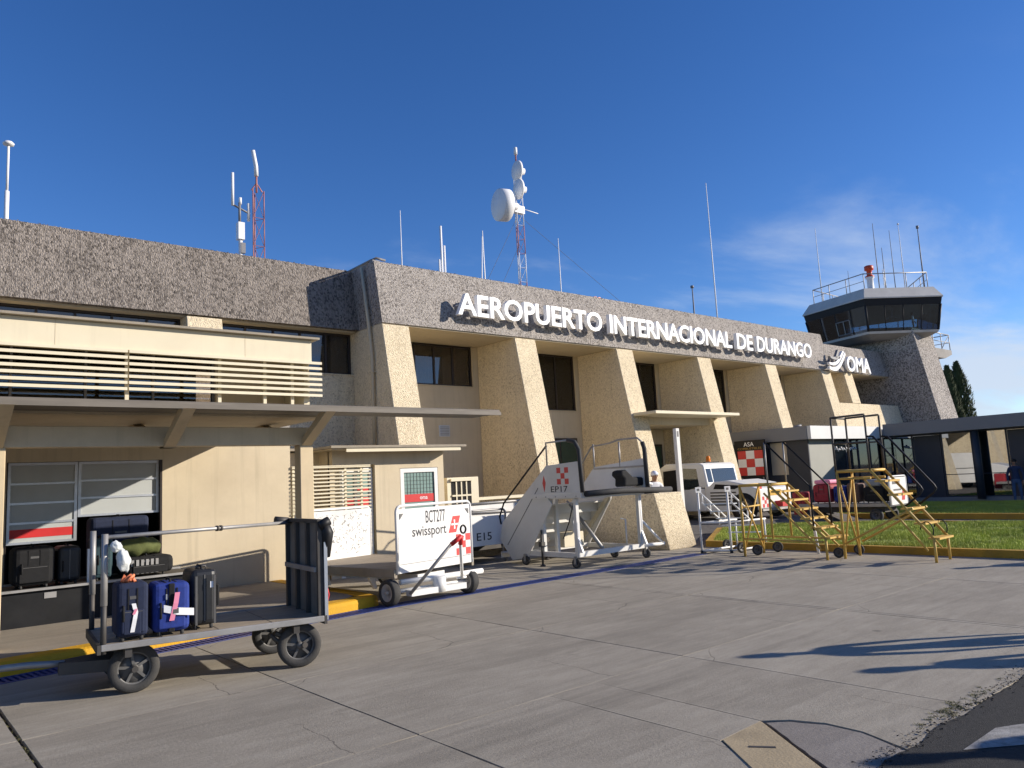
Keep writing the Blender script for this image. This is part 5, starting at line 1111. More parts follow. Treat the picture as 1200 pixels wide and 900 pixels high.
# ================================================================== carts by the wall: E15
EC = thing('equipment_cart', 'white cart with E15 lettering and a small red and white checker beside the stairs', 'cart', (11, 14, 0))
q = MB(); q.box(9.9, 11.32, 13.78, 13.81, 0.40, 1.05); pn = q.build('end_panel', white, EC, bevel=0.005)
q = MB(); bentframe(q, V(9.86, 13.80, 0.40), V(1, 0, 0), 1.5, 0.78, 0.025); q.build('frame', steel, EC)
q = MB(); lettering(q, 'E15', (10.50, 13.779, 0.52), (1, 0, 0), (0, 0, 1), 0.42, 0.17); q.build('lettering', ink, pn)
checker(EC, (11.36, 13.72, 0.50), V(1, 0, 0), UP, 0.14, ((0, 0), (1, 1), (0, 2), (2, 2)))
q = MB(); q.box(11.34, 11.8, 13.74, 13.76, 0.45, 0.95); q.build('side_panel', white, EC)
q = MB(); q.box(9.9, 11.8, 13.85, 15.3, 0.40, 0.46); q.build('deck', plywood, EC)
q = MB()
for (x, y) in ((10.1, 13.9), (11.3, 13.9), (11.1, 15.1), (10.1, 15.1)): q.tube([(x, y, 0.4), (x+0.1, y, 0.0)], 0.025, 6); q.tube([(x+0.25, y, 0.4), (x+0.1, y, 0.0)], 0.025, 6)
q.build('leg', steel, EC)
WC = thing('flat_cart', 'long white sided cart parked along the low wall behind the stairs', 'cart', (12, 15, 0))
q = MB(); q.obox((10.4, 14.7, 0.72), (3.2, 0, 0), (0, 0.05, 0), (0, 0, 0.56)); q.build('side_panel', dirtywhite, WC, bevel=0.006)
q = MB(); q.tube([(10.4, 14.68, 1.30), (13.6, 14.68, 1.32)], 0.03, 6); q.tube([(10.4, 14.66, 1.10), (13.6, 14.66, 1.06)], 0.022, 6); q.build('rail', steel, WC)
q = MB(); q.box(10.4, 13.6, 14.76, 15.4, 0.68, 0.74); q.build('deck', plywood, WC)
for x in (10.8, 13.1): wheel(WC, V(x, 14.8, 0.2), (0, 1, 0), 0.2, 0.12, rubber, rimwhite)
q = MB(); q.box(10.6, 13.4, 14.85, 15.3, 0.2, 0.66); q.build('chassis', darksteel, WC)

# ================================================================== passenger stairs EP17
ST = thing('passenger_stairs', 'white mobile passenger stairs EP17 with a checkered side panel and railings', 'passenger stairs', (12.05, 12.2, 0))
XL, XR, PZ = 11.05, 13.04, 1.50
YF, YS = 10.98, 12.08
q = MB(); q.box(XL+0.03, XR-0.03, YF, YS+0.1, PZ-0.12, PZ); q.build('platform', offwhite, ST, bevel=0.006)
def panelL(x, name, pts, mat=offwhite): 
    q = MB(); q.prism([(x, y, z) for (y, z) in pts], (0.035, 0, 0)); return q.build(name, mat, ST, bevel=0.004)
pl_ = panelL(XL-0.02, 'side_panel', [(YF, PZ-0.0), (YF, 2.13), (11.98, 2.08), (13.50, 0.90), (13.62, 0.52), (13.22, 0.08), (12.70, 0.16), (11.86, 1.28), (YS, PZ-0.0)][:])
q = MB(); q.prism([(XL-0.026, 12.25, 1.62), (XL-0.026, 13.35, 0.40), (XL-0.026, 13.36, 0.41), (XL-0.026, 12.26, 1.63)], (0.005, 0, 0)); q.build('seam', rimgrey, pl_)
q = MB(); q.box(XL-0.05, XL-0.021, YF-0.02, YS+0.42, PZ-0.10, PZ-0.002); q.build('edge_beam', offwhite, ST)
checker(ST, (XL-0.0205, 11.66, 1.68), V(0, -1, 0), UP, 0.115, ((0, 0), (1, 1), (2, 0), (2, 2), (0, 2)))
q = MB(); lettering(q, 'EP17', (XL-0.0203, 11.86, 1.525), (0, -1, 0), (0, 0, 1), 0.50, 0.12); q.build('lettering', ink, pl_)
q = MB(); q.prism([(XL-0.0235, 12.06, 1.88), (XL-0.0235, 12.11, 1.72), (XL-0.0235, 12.06, 1.53), (XL-0.0235, 12.01, 1.72)], (0.003, 0, 0)); q.build('emblem', signred, pl_)
panelL(XR-0.015, 'side_panel', [(YF, PZ), (YF, 2.15), (12.5, 2.02), (13.50, 1.05), (13.62, 0.52), (13.22, 0.08), (12.9, 0.16), (12.05, 1.28), (12.0, PZ)])
# the outer right leaf of the platform, stiffened by a rail
q = MB(); q.box(XR-0.035, XR-0.016, YF, 12.5, 1.96, 2.0); q.build('panel_rail', steel, ST)
for i in range(6):
    t0 = (i+0.5)/6; y = 12.12+1.42*t0; z = PZ-0.17-(1.22)*t0
    q = MB(); q.box(XL+0.02, XR-0.02, y-0.02, y+0.24, z, z+0.03); q.build('tread', offwhite, ST)
    q = MB(); q.box(XL+0.02, XR-0.02, y+0.222, y+0.239, z-0.19, z-0.001) if i < 5 else q.box(XL+0.02, XR-0.02, y+0.222, y+0.239, z-0.1, z-0.001); q.build('riser', offwhite, ST)
q = MB(); q.prism([(XR-0.06, 12.2, 1.3), (XR-0.06, 13.3, 0.1), (XR-0.06, 13.18, 0.1), (XR-0.06, 12.08, 1.3)], (0.04, 0, 0)); q.build('stringer', creamlight, ST)
fr = [(XL+0.02, 11.2), (XR-0.06, 11.2), (XL+0.02, 12.2), (XR-0.06, 12.2)]
for (x, y) in fr[:3]+[(11.55, 12.3)]:
    q = MB(); q.box(x-0.03, x+0.05, y-0.03, y+0.05, 0.24, PZ-0.121); q.build('leg', offwhite, ST)
q = MB(); q.box(XL, XR, 11.16, 11.26, 0.22, 0.32); q.box(XL-0.005, XL+0.075, 11.26, 13.2, 0.20, 0.30); q.box(XR-0.075, XR+0.005, 11.26, 13.1, 0.20, 0.30); q.box(XL+.08, XR-.08, 12.8, 12.88, 0.22, 0.30); q.build('base_frame', offwhite, ST)
for (x, s) in ((XL, 1), (XR-0.05, 1)):
    q = MB(); q.prism([(x, 11.27, 0.31), (x, 11.05, 0.31), (x, 11.27, 0.85)], (0.045, 0, 0)); q.build('gusset', white, ST)
q = MB(); q.tube([(XR+0.02, 11.2, 0.80), (XR+0.55, 11.1, 0.28)], 0.03, 6); q.tube([(XR, 11.2, 0.27), (XR+0.6, 11.1, 0.27)], 0.04, 6); q.tube([(XR-0.02, 11.2, 0.27), (XR-0.02, 11.2, 1.4)], 0.04, 6); q.build('outrigger', white, ST)
for (x, y) in ((XL+0.02, 11.27), (XR+0.1, 11.2), (XR-0.1, 11.95), (XL-0.03, 12.75)):
    w_ = wheel(ST, V(x, y, 0.10), (1, 0.2, 0), 0.10, 0.06, rubber, rimgrey, name='castor')
    q = MB(); q.box(x-0.045, x-0.036, y-0.03, y+0.03, 0.08, 0.23); q.box(x+0.036, x+0.045, y-0.03, y+0.03, 0.08, 0.23); q.box(x-0.04, x+0.04, y-0.03, y+0.03, 0.19, 0.235); q.build('castor_fork', steel, ST)
for (x, y) in ((XL-0.05, 12.2), (XL+0.9, 13.1)):
    q = MB(); q.tube([(x, y, 0.02), (x, y, 0.75)], 0.022, 6); q.lathe((x, y, 0), (0, 0, 1), [(0, 0), (0.06, 0), (0.06, 0.02), (0.02, 0.04)], 10); q.box(x-0.05, x+0.05, y-0.05, y+0.05, 0.4, 0.5); q.build('jack', darksteel, ST)
q = MB(); q.box(11.75, 12.35, 12.3, 12.6, 0.31, 0.62); q.build('hydraulic_box', creamlight, ST, bevel=0.01)
q = MB(); q.tube([(11.95, 12.2, 0.62), (11.95, 12.2, 0.95)], 0.03, 6); q.tube([(12.05, 12.25, 0.62), (12.12, 12.2, 0.9)], 0.03, 6); q.tube([(12.75, 11.4, 0.32), (12.75, 11.4, 0.85), (12.6, 11.4, 0.88)], 0.018, 6); q.build('hand_pump', white, ST)
q = MB(); q.tube([(XL+0.08, 11.3, 1.36), (XL+0.10, 11.5, 0.9), (XL+0.3, 11.9, 0.55), (11.8, 12.35, 0.5)], 0.012, 6); q.build('hose', blackpaint, ST)
q = MB(); q.tube([(11.9, 11.3, 0.30), (11.9, 12.0, 1.0)], 0.04, 8); q.tube([(11.9, 12.0, 1.0), (11.9, 12.3, 1.3)], 0.025, 8); q.build('lift_cylinder', steel, ST)
for (y, z) in ((11.1, 1.43), (11.4, 1.43), (11.7, 1.43), (12.0, 1.43), (12.3, 1.43)):
    q = MB(); q.lathe((XL-0.05, y, z), (-1, 0, 0), [(0.014, 0), (0.014, 0.008), (0, 0.009)], 6); q.build('bolt', steel, ST)
# railings
def rail(pts, r, mat, name='railing'): q = MB(); q.tube(pts, r, 8); q.build(name, mat, ST)
rail([(XL, 13.62, 1.02), (XL, 13.45, 1.32), (XL, 11.95, 2.50)], 0.020, blackpaint, 'handrail')
rail([(XL, 13.62, 1.02), (XL, 13.58, 0.85)], 0.020, blackpaint, 'handrail')
rail([(XL, 11.96, 2.05), (XL, 11.96, 2.56), (XL, 11.30, 2.57)], 0.02, steel)
rail([(XL, 11.30, 2.57), (XL, 11.10, 2.52), (XL, 11.0, 2.36), (XL, 10.96, 1.50)], 0.045, rubber, 'padded_post')
rail([(XR, 13.5, 1.5), (XR, 12.55, 2.50), (XR, 12.0, 2.54), (XR, 11.7, 2.60), (XR, 11.15, 2.60), (XR, 11.02, 2.50)], 0.02, steel)
rail([(XR, 11.02, 2.50), (XR, 10.97, 2.35), (XR, 10.95, 1.52)], 0.05, rubber, 'padded_post')
for y in (12.5, 11.7): rail([(XR, y, 1.98), (XR, y, 2.55)], 0.02, steel, 'baluster')
rail([(XL+0.05, 10.92, 1.47), (12.2, 10.91, 1.49), (13.1, 10.93, 1.46), (13.78, 10.93, 1.445)], 0.065, rubber, 'bumper')
q = MB(); q.box(12.95, 13.4, 10.95, 11.05, 1.38, 1.43); q.build('bumper_arm', darksteel, ST)
bg_ = MB(); bg_.prism([(12.42, 11.05, 1.56), (13.05, 11.05, 1.56), (13.05, 11.05, 1.74), (12.72, 11.05, 1.76), (12.50, 11.05, 1.92), (12.36, 11.05, 1.90), (12.33, 11.05, 1.80), (12.44, 11.05, 1.72)], (0, 0.3, 0))
bgo = thing('ramp_bag', 'black folded equipment bag lying on the bumper of the white stairs', 'bag', (12.7, 11.2, 1.56))
bg_.build('body', blackfab, bgo, bevel=0.04, seg=2)
q = MB(); q.tube([(13.05, 11.1, 1.72), (13.15, 11.08, 1.62), (13.32, 11.06, 1.58)], 0.03, 6); q.build('strap', paper, bgo)

# ================================================================== leaning white post
pm = thing('gate_post', 'tall plain white square post standing between the wall end and the white ladder', 'post', (15.78, 12.18, 0))
q = MB(); q.obox((15.72, 12.14, -0.02), (0.13, 0, 0), (0, 0.10, 0), (-0.02, 0, 2.93)); q.build('shaft', offwhite, pm, bevel=0.004)
q = MB(); q.box(15.735, 15.795, 12.134, 12.1395, 2.70, 2.84); q.build('plate', rimgrey, pm)

# ================================================================== white step ladder
WL = thing('step_ladder', 'small white wheeled ladder with two handrails and striped steps by the lawn kerb', 'ladder', (14.4, 10.2, 0))
PA, PB = V(14.39, 10.66, 0), V(14.63, 10.06, 0); dn = V(0.90, -0.10, 0)
def wt(pts, r=0.02, name='rail', mat=white): q = MB(); q.tube(pts, r, 6); q.build(name, mat, WL)
for P_ in (PA, PB):
    wt([P_, P_+UP*1.40], 0.026, 'upright')
    wt([P_+UP*1.38, P_+dn*0.95+UP*0.74], 0.02); wt([P_+dn*0.12+UP*1.10, P_+dn*0.85+UP*0.62], 0.018)
    for k in (0.15, 0.42, 0.7): wt([P_+dn*k+UP*(1.38-0.67*k/0.95), P_+dn*k+UP*(1.10-0.66*(k-0.12)/0.73)], 0.014, 'baluster')
    wt([P_+UP*0.66, P_+dn*1.35+UP*0.66], 0.022); wt([P_+dn*1.3, P_+dn*1.3+UP*0.66], 0.02, 'leg')
    wt([P_+UP*0.05, P_+dn*1.3+UP*0.05], 0.024)
    q = MB(); q.obox(P_+V(-0.11, -0.03, 1.33), V(0.14, -0.05, 0), V(0, 0.01, 0), V(0, 0, 0.12)); pq = q.build('number_plate', white, WL)
    q = MB(); q.obox(P_+V(-0.075, -0.046, 1.37), V(0.06, -0.02, 0), V(0, 0.002, 0), V(0, 0, 0.05)); q.build('print', rimgrey, pq)
for k in range(5):
    q = MB(); c0 = PA+dn*(0.18+0.2*k)+UP*(1.05-0.17*k); q.obox(c0, PB-PA, dn*0.16, UP*0.02); q.build('step', alu, WL)
wt([PA+UP*0.05, PB+UP*0.05], 0.024); wt([PA+UP*0.66, PB+UP*0.66], 0.02)
for P_ in (PA, PB): q = MB(); q.tube([P_, P_+UP*0.06], 0.035, 8); q.build('foot', rubber, WL)
wheel(WL, PB+V(0.12, -0.18, 0.11), (0.3, 0.9, 0), 0.11, 0.06, rubber, rimgrey)
wheel(WL, PA+V(0.95, 0.0, 0.11), (0.3, 0.9, 0), 0.11, 0.06, rubber, rimgrey)

# ================================================================== yellow maintenance stairs
def ystairs(label, X0, X1, yb, yp, ys, zp, zr, nst, cage):
    t = thing('maintenance_stairs', label, 'maintenance stairs', ((X0+X1)/2, (yb+ys)/2, 0), 'yellow maintenance stairs on the apron')
    def T_(pts, r=0.022, name='rail', mat=stairyellow, n=6): q = MB(); q.tube(pts, r, n); q.build(name, mat, t)
    zl = 0.42
    for X in (X0, X1):
        T_([(X, yb, 0), (X, yb, zp)], 0.026, 'leg')
        T_([(X, yb, zp), (X, yp, zp)], 0.028)
        T_([(X, yp, zp), (X, ys, zl)], 0.028, 'stringer'); T_([(X, yp+0.12, zp-0.17), (X, ys+0.12, 0.20)], 0.022, 'stringer')
        T_([(X, ys, 0), (X, ys, zl)], 0.026, 'leg')
    T_([(X0, yb, zp), (X1, yb, zp)], 0.028); T_([(X0, yp, zp), (X1, yp, zp)], 0.028)
    q = MB(); q.box(X0, X1, yp, yb, zp-0.03, zp-0.005); q.build('platform', stairyellow, t)
    T_([(X0, yb, zp*0.98), (X1, yb, 0.1)], 0.018, 'brace'); T_([(X1, yb, zp*0.98), (X0, yb, 0.1)], 0.018, 'brace')
    for k in range(nst):
        f_ = (k+0.8)/(nst-0.2); y = yp+(ys-yp)*f_; z = zp+(zl-zp)*f_
        q = MB(); q.box(X0-0.01, X1+0.01, y-0.10, y+0.10, z-0.02, z+0.015); q.build('step', stairyellow, t)
    return t, T_
t, T_ = ystairs('yellow maintenance stairs with a dark rail cage, right one of the two on the apron', 14.53, 15.13, 7.45, 6.80, 5.80, 1.66, 2.72, 5, True)
for X in (14.53, 15.13):
    for y in (7.47, 6.80): T_([(X, y, 1.66), (X, y, 2.71)], 0.02, 'cage_post', darksteel)
    T_([(X, 7.47, 2.71), (X, 6.80, 2.72)], 0.02, 'cage_rail', darksteel); T_([(X, 7.47, 2.2), (X, 6.80, 2.2)], 0.016, 'cage_rail', darksteel)
    T_([(X, 6.80, 2.30), (X, 6.68, 2.29), (X, 5.93, 1.34), (X, 5.90, 1.28), (X, 5.95, 1.20), (X, 6.22, 0.99)], 0.02, 'handrail', blackpaint)
    T_([(X, 5.90-0.11*math.cos(k), 0.56+0.15*math.sin(k)) for k in [i*0.45-1.0 for i in range(10)]], 0.011, 'loop', blackpaint)
T_([(14.53, 7.47, 2.71), (15.13, 7.47, 2.70)], 0.02, 'cage_rail', darksteel); T_([(14.53, 7.47, 2.2), (15.13, 7.47, 2.2)], 0.016, 'cage_rail', darksteel)
T_([(14.53, 7.42, 0.28), (14.53, 6.1, 0.95)], 0.022, 'brace'); T_([(15.13, 7.38, 0.28), (15.13, 6.1, 0.95)], 0.022, 'brace')
T_([(14.53, 7.45, 1.52), (14.53, 6.8, 1.52)]); T_([(15.13, 7.45, 1.52), (15.13, 6.8, 1.52)]); T_([(14.53, 7.45, 1.52), (15.13, 7.45, 1.52)])
wheel(t, V(14.62, 7.62, 0.10), (0.9, 0.2, 0), 0.10, 0.05, rubber, rimgrey); wheel(t, V(15.30, 7.55, 0.10), (0.9, 0.2, 0), 0.10, 0.05, rubber, rimgrey)
t, T_ = ystairs('yellow maintenance stairs with long black handrails, left one of the two on the apron', 14.17, 14.88, 9.42, 8.74, 7.62, 1.46, 2.33, 6, False)
for X in (14.17, 14.88):
    T_([(X, 8.74, 0.38), (X, 8.74, 1.46)], 0.024, 'leg'); T_([(X, 8.75, 1.46), (X, 8.75, 2.33)], 0.018, 'post', steel)
    T_([(X, 8.75, 2.33), (X, 7.84, 1.40), (X, 7.84, 0.55)], 0.02, 'handrail', blackpaint)
    T_([(X, 9.4, 0.36), (X, 7.66, 0.34)], 0.02)
T_([(14.17, 9.42, 1.0), (14.88, 9.42, 1.02)], 0.018)
wheel(t, V(14.45, 9.3, 0.11), (0.9, 0.3, 0), 0.11, 0.05, rubber, rimgrey); wheel(t, V(15.15, 9.25, 0.11), (0.9, 0.3, 0), 0.11, 0.05, rubber, rimgrey)
wv = MB(); wv.tube([(15.1, 8.3, 0.0), (15.05, 8.35, 0.95)], 0.03, 6); solo(wv, 'marker_post', antwhite, 'thin white marker post at the lawn edge between the yellow stairs', 'post', (15.1, 8.3, 0))

# ================================================================== tow tractor
TT = thing('tow_tractor', 'white airport tow tractor with an orange beacon parked behind the white ladder', 'tow tractor', (25.2, 17.4, 0))
TT.location = (0, 0, 0)
x0, x1 = 24.2, 26.3
prof = [(15.35, 0.35), (15.35, 1.08), (15.9, 1.28), (16.6, 1.42), (17.2, 1.38), (17.42, 1.22), (17.5, 0.9), (20.0, 0.9), (20.0, 0.30), (19.8, 0.28)]
q = MB(); q.prism([(x0, y, z) for (y, z) in prof[:6]]+[(x0, 17.6, 1.22), (x0, 17.6, 0.30)], (x1-x0, 0, 0)); q.build('body', white, TT, bevel=0.05, seg=3)
q = MB(); q.box(x0+0.02, x1-0.02, 17.605, 20.1, 0.30, 1.15); q.build('cab_base', white, TT, bevel=0.04, seg=2)
cab = [(17.45, 1.18), (17.60, 2.02), (17.75, 2.10), (19.4, 2.14), (19.75, 1.95), (19.9, 1.18)]
q = MB(); q.prism([(x0+0.03, y, z) for (y, z) in cab], (x1-x0-0.06, 0, 0)); cb = q.build('cab', white, TT, bevel=0.05, seg=3)
q = MB(); q.prism([(x0+0.024, 17.85, 1.25), (x0+0.024, 17.92, 1.9), (x0+0.024, 18.75, 1.95), (x0+0.024, 18.75, 1.0)], (0.005, 0, 0)); q.build('side_window', carglass, cb)
q = MB(); q.prism([(x0+0.022, 18.8, 0.6), (x0+0.022, 18.8, 1.97), (x0+0.022, 19.6, 1.92), (x0+0.022, 19.65, 0.6)], (0.007, 0, 0)); dr = q.build('door', offwhite, TT)
q = MB(); q.prism([(x0+0.014, 18.88, 1.0), (x0+0.014, 18.88, 1.9), (x0+0.014, 19.5, 1.86), (x0+0.014, 19.55, 1.0)], (0.005, 0, 0)); q.build('pane', darkroom, dr)
dirw = (V(0, 17.60, 2.02)-V(0, 17.45, 1.18)).normalized(); nw = V(0, -dirw.z, dirw.y)
for (xa, xb) in ((x0+0.12, x0+0.42), (x0+0.48, x1-0.15)):
    q = MB(); p0 = V(xa, 17.45, 1.18)+dirw*0.20+nw*0.004; q.obox(p0, V(xb-xa, 0, 0), dirw*0.52, nw*0.006); q.build('windscreen', carglass, TT)
q = MB(); q.lathe((25.0, 17.9, 2.13), (0, 0, 1), [(0, 0), (0.10, 0), (0.10, 0.05), (0.085, 0.05), (0.08, 0.2), (0.05, 0.24), (0, 0.25)], 14); q.build('beacon', orange, TT)
q = MB(); q.box(24.6, 25.5, 17.75, 17.85, 2.11, 2.15); q.build('beacon_bar', blackpaint, TT)
q = MB(); q.prism([(x0-0.012, 15.95, 1.22), (x0-0.012, 17.1, 1.30), (x0-0.012, 17.2, 1.12), (x0-0.012, 16.3, 1.10)], (0.01, 0, 0)); q.build('air_intake', darkroom, TT)
for i in range(5): q = MB(); q.box(x0-0.012, x0-0.001, 16.25, 17.35, 0.52+i*0.11, 0.57+i*0.11); q.build('louvre', darksteel, TT)
for (y, r_) in ((15.95, 0.42), (19.1, 0.42)):
    q = MB(); q.lathe((x0-0.011, y, 0.42), (1, 0, 0), [(0, 0), (r_+0.12, 0), (r_+0.12, 0.01), (0, 0.01)], 24); q.build('wheel_arch', darkroom, TT)
    wheel(TT, V(x0+0.06, y, 0.40), (1, 0, 0), 0.40, 0.22, rubber, rimwhite); wheel(TT, V(x1-0.06, y, 0.40), (1, 0, 0), 0.40, 0.22, rubber, rimwhite)
q = MB(); q.box(x0+0.05, x1-0.05, 15.30, 15.345, 0.40, 1.05); tp = q.build('tail_panel', white, TT, bevel=0.01)
q = MB(); q.box(24.75, 25.6, 15.292, 15.299, 0.82, 1.02); q.build('yellow_stripe', yellow, tp)
checker(TT, (24.35, 15.299, 0.42), V(1, 0, 0), UP, 0.13, ((0, 0), (1, 1), (0, 2), (2, 2), (2, 0)))
q = MB(); q.box(25.15, 25.5, 15.0, 15.29, 0.42, 0.62); q.build('coupling', redpaint, TT)
q = MB(); q.box(x0-0.02, x0+0.12, 15.26, 15.36, 1.08, 1.18); q.build('tail_lamp', redpaint, TT)
q = MB(); q.box(x0+0.1, x1-0.1, 15.27, 15.34, 0.30, 0.38); q.build('bumper', steel, TT)


TT.location = (25.2*0.87, 17.4*0.87, 0.235); TT.scale = (0.87, 0.87, 0.87)
def shift_mesh(o, d):
    for c_ in o.children:
        for v_ in c_.data.vertices: v_.co -= d
        for e_ in c_.children:
            for v_ in e_.data.vertices: v_.co -= d
shift_mesh(TT, V(25.2, 17.4, 0))
# ================================================================== loaded cart on the service road
LC = thing('baggage_cart', 'low baggage cart loaded with red and blue bags behind the right yellow stairs', 'baggage cart', (24.4, 12.2, 0))
q = MB(); q.box(23.75, 25.0, 10.65, 13.6, 0.46, 0.56); q.build('deck', steel, LC)
q = MB(); q.box(23.85, 24.95, 10.60, 10.64, 0.5, 1.32); pn = q.build('end_panel', dirtywhite, LC)
q = MB(); bentframe(q, V(23.8, 10.62, 0.5), V(1, 0, 0), 1.2, 0.86, 0.025); q.build('frame', white, LC)
q = MB(); q.box(24.0, 24.5, 10.593, 10.599, 1.12, 1.22); q.box(24.05, 24.55, 10.593, 10.599, 0.92, 0.97); q.build('print', rimgrey, pn)
q = MB(); q.prism([(24.55, 10.5985, 0.62), (24.75, 10.5985, 0.62), (24.86, 10.5985, 0.95), (24.66, 10.5985, 0.95)], (0, -0.004, 0)); q.build('emblem', signred, pn)
for (x, y) in ((23.85, 11.1), (24.9, 11.1), (23.85, 13.2), (24.9, 13.2)): wheel(LC, V(x, y, 0.2), (1, 0, 0), 0.20, 0.12, rubber, rimgrey)
q = MB(); q.box(24.0, 24.8, 10.9, 13.4, 0.28, 0.44); q.build('chassis', darksteel, LC)
LG = 'bags on the far loaded cart'
suitcase('suitcase', 'dark red suitcase at the left end of the far loaded cart', (23.9, 13.15, 0.562), (0, -1, 0), (1, 0, 0), 0.62, 0.6, 0.62, redfab, group=LG)
suitcase('suitcase', 'bright blue suitcase beside the red one on the far loaded cart', (23.9, 12.45, 0.562), (0, -1, 0), (1, 0, 0), 0.42, 0.5, 0.55, royal, group=LG)
suitcase('suitcase', 'brown and black suitcase in the middle of the far loaded cart', (23.9, 12.0, 0.562), (0, -1, 0), (1, 0, 0), 0.40, 0.5, 0.62, M('brown_fabric', (0.14, 0.075, 0.05), 0.7, 0.2, 10), group=LG)
suitcase('suitcase', 'black suitcase beside the white end panel of the far loaded cart', (23.9, 11.5, 0.562), (0, -1, 0), (1, 0, 0), 0.65, 0.6, 0.5, blackfab, group=LG)
bx = MB(); bx.box(23.95, 24.5, 10.95, 11.45, 1.07, 1.28); solo(bx, 'bag', M('grey_fabric', (0.25, 0.26, 0.28), 0.7, 0.2, 10), 'grey and blue bag on top of the black suitcase on the far cart', 'bag', (24.2, 11.2, 1.07), LG, bevel=0.07, seg=3)
bx = MB(); bx.box(23.95, 24.55, 12.55, 13.1, 1.19, 1.32); solo(bx, 'bag', pinkfab, 'pink and white bag on top of the red suitcase on the far cart', 'bag', (24.2, 12.8, 1.19), LG, bevel=0.05, seg=3)
suitcase('suitcase', 'dark red wide bag standing behind the black handrails of the left yellow stairs', (23.9, 13.9, 0.0), (0, -1, 0), (1, 0, 0), 0.5, 0.4, 0.95, redfab, group=LG)

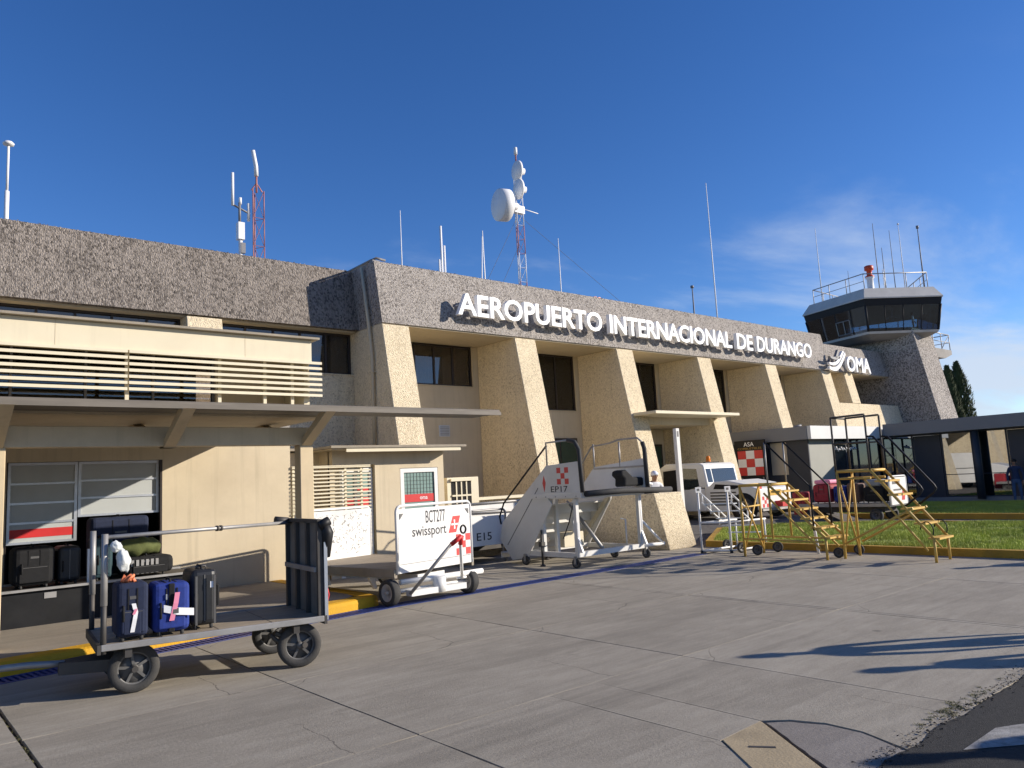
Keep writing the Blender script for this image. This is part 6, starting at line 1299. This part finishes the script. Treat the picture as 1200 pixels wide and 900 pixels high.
# ================================================================== people
def person(label, loc, face, shirt, pants, top='hair', lean=0.0, H_=1.74, arms=0.12, group=None):
    """continuous skinned body; sleeves, trousers, skin by face; cap or hair as children"""
    k = H_/1.74; vs = []; ed = []; rad = []
    def v(x, y, z, r): vs.append((x*k, y*k, z*k)); rad.append(r*k); return len(vs)-1
    pel = v(0, 0, 0.96, 0.135); wa = v(0, 0.0-lean*0.1, 1.10, 0.125); ch = v(0, -lean*0.3, 1.30, 0.150); sh = v(0, -lean*0.42, 1.43, 0.105); nk = v(0, -lean*0.5, 1.50, 0.055); hb = v(0, -lean*0.56-0.01, 1.57, 0.070); hm = v(0, -lean*0.6-0.01, 1.64, 0.090); ht = v(0, -lean*0.62, 1.71, 0.060); ns_ = v(0, -lean*0.6-0.105, 1.61, 0.013)
    ed += [(pel, wa), (wa, ch), (ch, sh), (sh, nk), (nk, hb), (hb, hm), (hm, ht), (hm, ns_)]
    for s in (-1, 1):
        hp = v(s*0.10, 0, 0.88, 0.095); kn = v(s*0.11, -0.02, 0.50, 0.062); an = v(s*0.115, 0.02, 0.09, 0.045); to = v(s*0.13, -0.15, 0.035, 0.035)
        ed += [(pel, hp), (hp, kn), (kn, an), (an, to)]
        so = v(s*0.19, -lean*0.42, 1.40, 0.065); el = v(s*(0.23+arms*0.4), -lean*0.4-0.02, 1.13, 0.046); wr = v(s*(0.22+arms*0.3), -lean*0.4-0.16, 0.90, 0.030); pm_ = v(s*(0.22+arms*0.3), -lean*0.4-0.19, 0.83, 0.034)
        ed += [(sh, so), (so, el), (el, wr), (wr, pm_)]
        for i, l_ in enumerate((0.075, 0.085, 0.08, 0.062)):
            f0 = v(s*(0.215+arms*0.3)+0.0, -lean*0.4-0.215+i*0.018, 0.80, 0.0095); f1 = v(s*(0.21+arms*0.3)-s*0.008, -lean*0.4-0.22+i*0.018, 0.80-l_*0.55, 0.0085); f2 = v(s*(0.20+arms*0.3)-s*0.018, -lean*0.4-0.215+i*0.018, 0.80-l_, 0.007)
            ed += [(pm_, f0), (f0, f1), (f1, f2)]
        th = v(s*(0.195+arms*0.3), -lean*0.4-0.225, 0.83, 0.011); th2 = v(s*(0.185+arms*0.3), -lean*0.4-0.25, 0.79, 0.009); ed += [(pm_, th), (th, th2)]
    me = bpy.data.meshes.new('body'); me.from_pydata(vs, ed, []); ob = bpy.data.objects.new('body', me); COL.objects.link(ob)
    md = ob.modifiers.new('skin', 'SKIN'); md.use_smooth_shade = True
    for i, sv in enumerate(me.skin_vertices[0].data): sv.radius = (rad[i], rad[i]*(0.78 if 0.9*k < vs[i][2] < 1.45*k and abs(vs[i][0]) < 0.05 else 1.0)); sv.use_root = (i == 0)
    sb = ob.modifiers.new('sub', 'SUBSURF'); sb.levels = 2; sb.render_levels = 2
    bpy.context.view_layer.update()
    m2 = bpy.data.meshes.new_from_object(ob.evaluated_get(bpy.context.evaluated_depsgraph_get()))
    bpy.data.objects.remove(ob); m2.materials.clear()
    for q_ in (shirt, pants, skin, blackfab): m2.materials.append(q_)
    for p_ in m2.polygons:
        c = p_.center/k; arm = abs(c.x) > 0.17 and c.z < 1.30
        p_.material_index = 2 if c.z > 1.475 or (arm and c.z < 0.93 and c.z > 0.6) else (3 if c.z < 0.075 else (0 if c.z > 0.97 or arm else 1)); p_.use_smooth = True
    root = thing('person', label, 'person', loc, group); root.rotation_euler = (0, 0, face)
    bo = bpy.data.objects.new('body', m2); COL.objects.link(bo); bo.parent = root
    hc = V(0, -lean*0.61*k-0.005, 1.665*k); ob_loc = root.location.copy()
    q = MB(); n, m_ = 14, 6; vv = []
    for i in range(m_+1):
        for j in range(n):
            th = math.pi*0.5*i/m_*(1.15); ph = 2*math.pi*j/n; r_ = 0.105*k; vv.append(ob_loc+hc+V(math.sin(th)*math.cos(ph)*r_*0.9, math.sin(th)*math.sin(ph)*r_*1.08+0.008, math.cos(th)*r_*0.95))
    q.add(vv, [(i*n+j, i*n+(j+1) % n, (i+1)*n+(j+1) % n, (i+1)*n+j) for i in range(m_) for j in range(n)], True)
    if top == 'cap':
        q.add([ob_loc+hc+V(s_*0.075*k, yy, 0.0) for yy in (-0.08*k, -0.2*k) for s_ in (-1, 1)], [(0, 1, 3, 2)])
    q.build('cap' if top == 'cap' else 'hair', shirtwhite if top == 'cap' else hair, root)
    for s in (-1, 1):
        q = MB(); e = ob_loc+V(s*0.032*k, -lean*0.6*k-0.098*k, 1.645*k); q.lathe(e, (0, -1, 0), [(0.010, -0.006), (0.011, 0), (0, 0.004)], 8); q.build('eye', ink, root)
        q = MB(); e = ob_loc+V(s*0.088*k, -lean*0.6*k, 1.63*k); q.lathe(e, (s, 0, 0), [(0.02, -0.01), (0.026, 0.0), (0.018, 0.012), (0, 0.012)], 8); q.build('ear', skin, root)
    return root
person('person in a dark blue shirt and jeans standing in front of the glass pavilion', (33.1, 10.05, 0.0), R(-80), shirtblue, denim, H_=1.66)
person('person in a white shirt and white cap bending forward behind the wall end', (16.75, 13.95, 0.0), R(-20), shirtwhite, shirtblue, 'cap', 0.35, 1.86, 0.2)
person('person in a white shirt standing inside the glazed tower cab', (40.35, 15.9, 8.22), R(20), shirtwhite, denim, 'hair', 0.0, 1.0)

# three passengers standing right of the picture; their long shadows cross the apron
SG_ = 'passengers waiting on the apron'
for (x, y, fc, sh_, lb) in ((10.45, 1.55, 60, shirtblue, 'passenger in a dark blue shirt waiting on the apron'), (10.6, 0.45, 100, redfab, 'passenger in a dark red top waiting on the apron'), (8.6, -0.55, 80, blackfab, 'passenger in a black top waiting at the edge of the asphalt'), (17.7, 2.3, 90, shirtwhite, 'unseen passenger in a white shirt added near the lawn kerb to cast a shadow')):  # the white-shirted one is unseen, added to cast a thin shadow line
    person(lb, (x, y, 0.0), R(fc), sh_, denim, group=SG_)
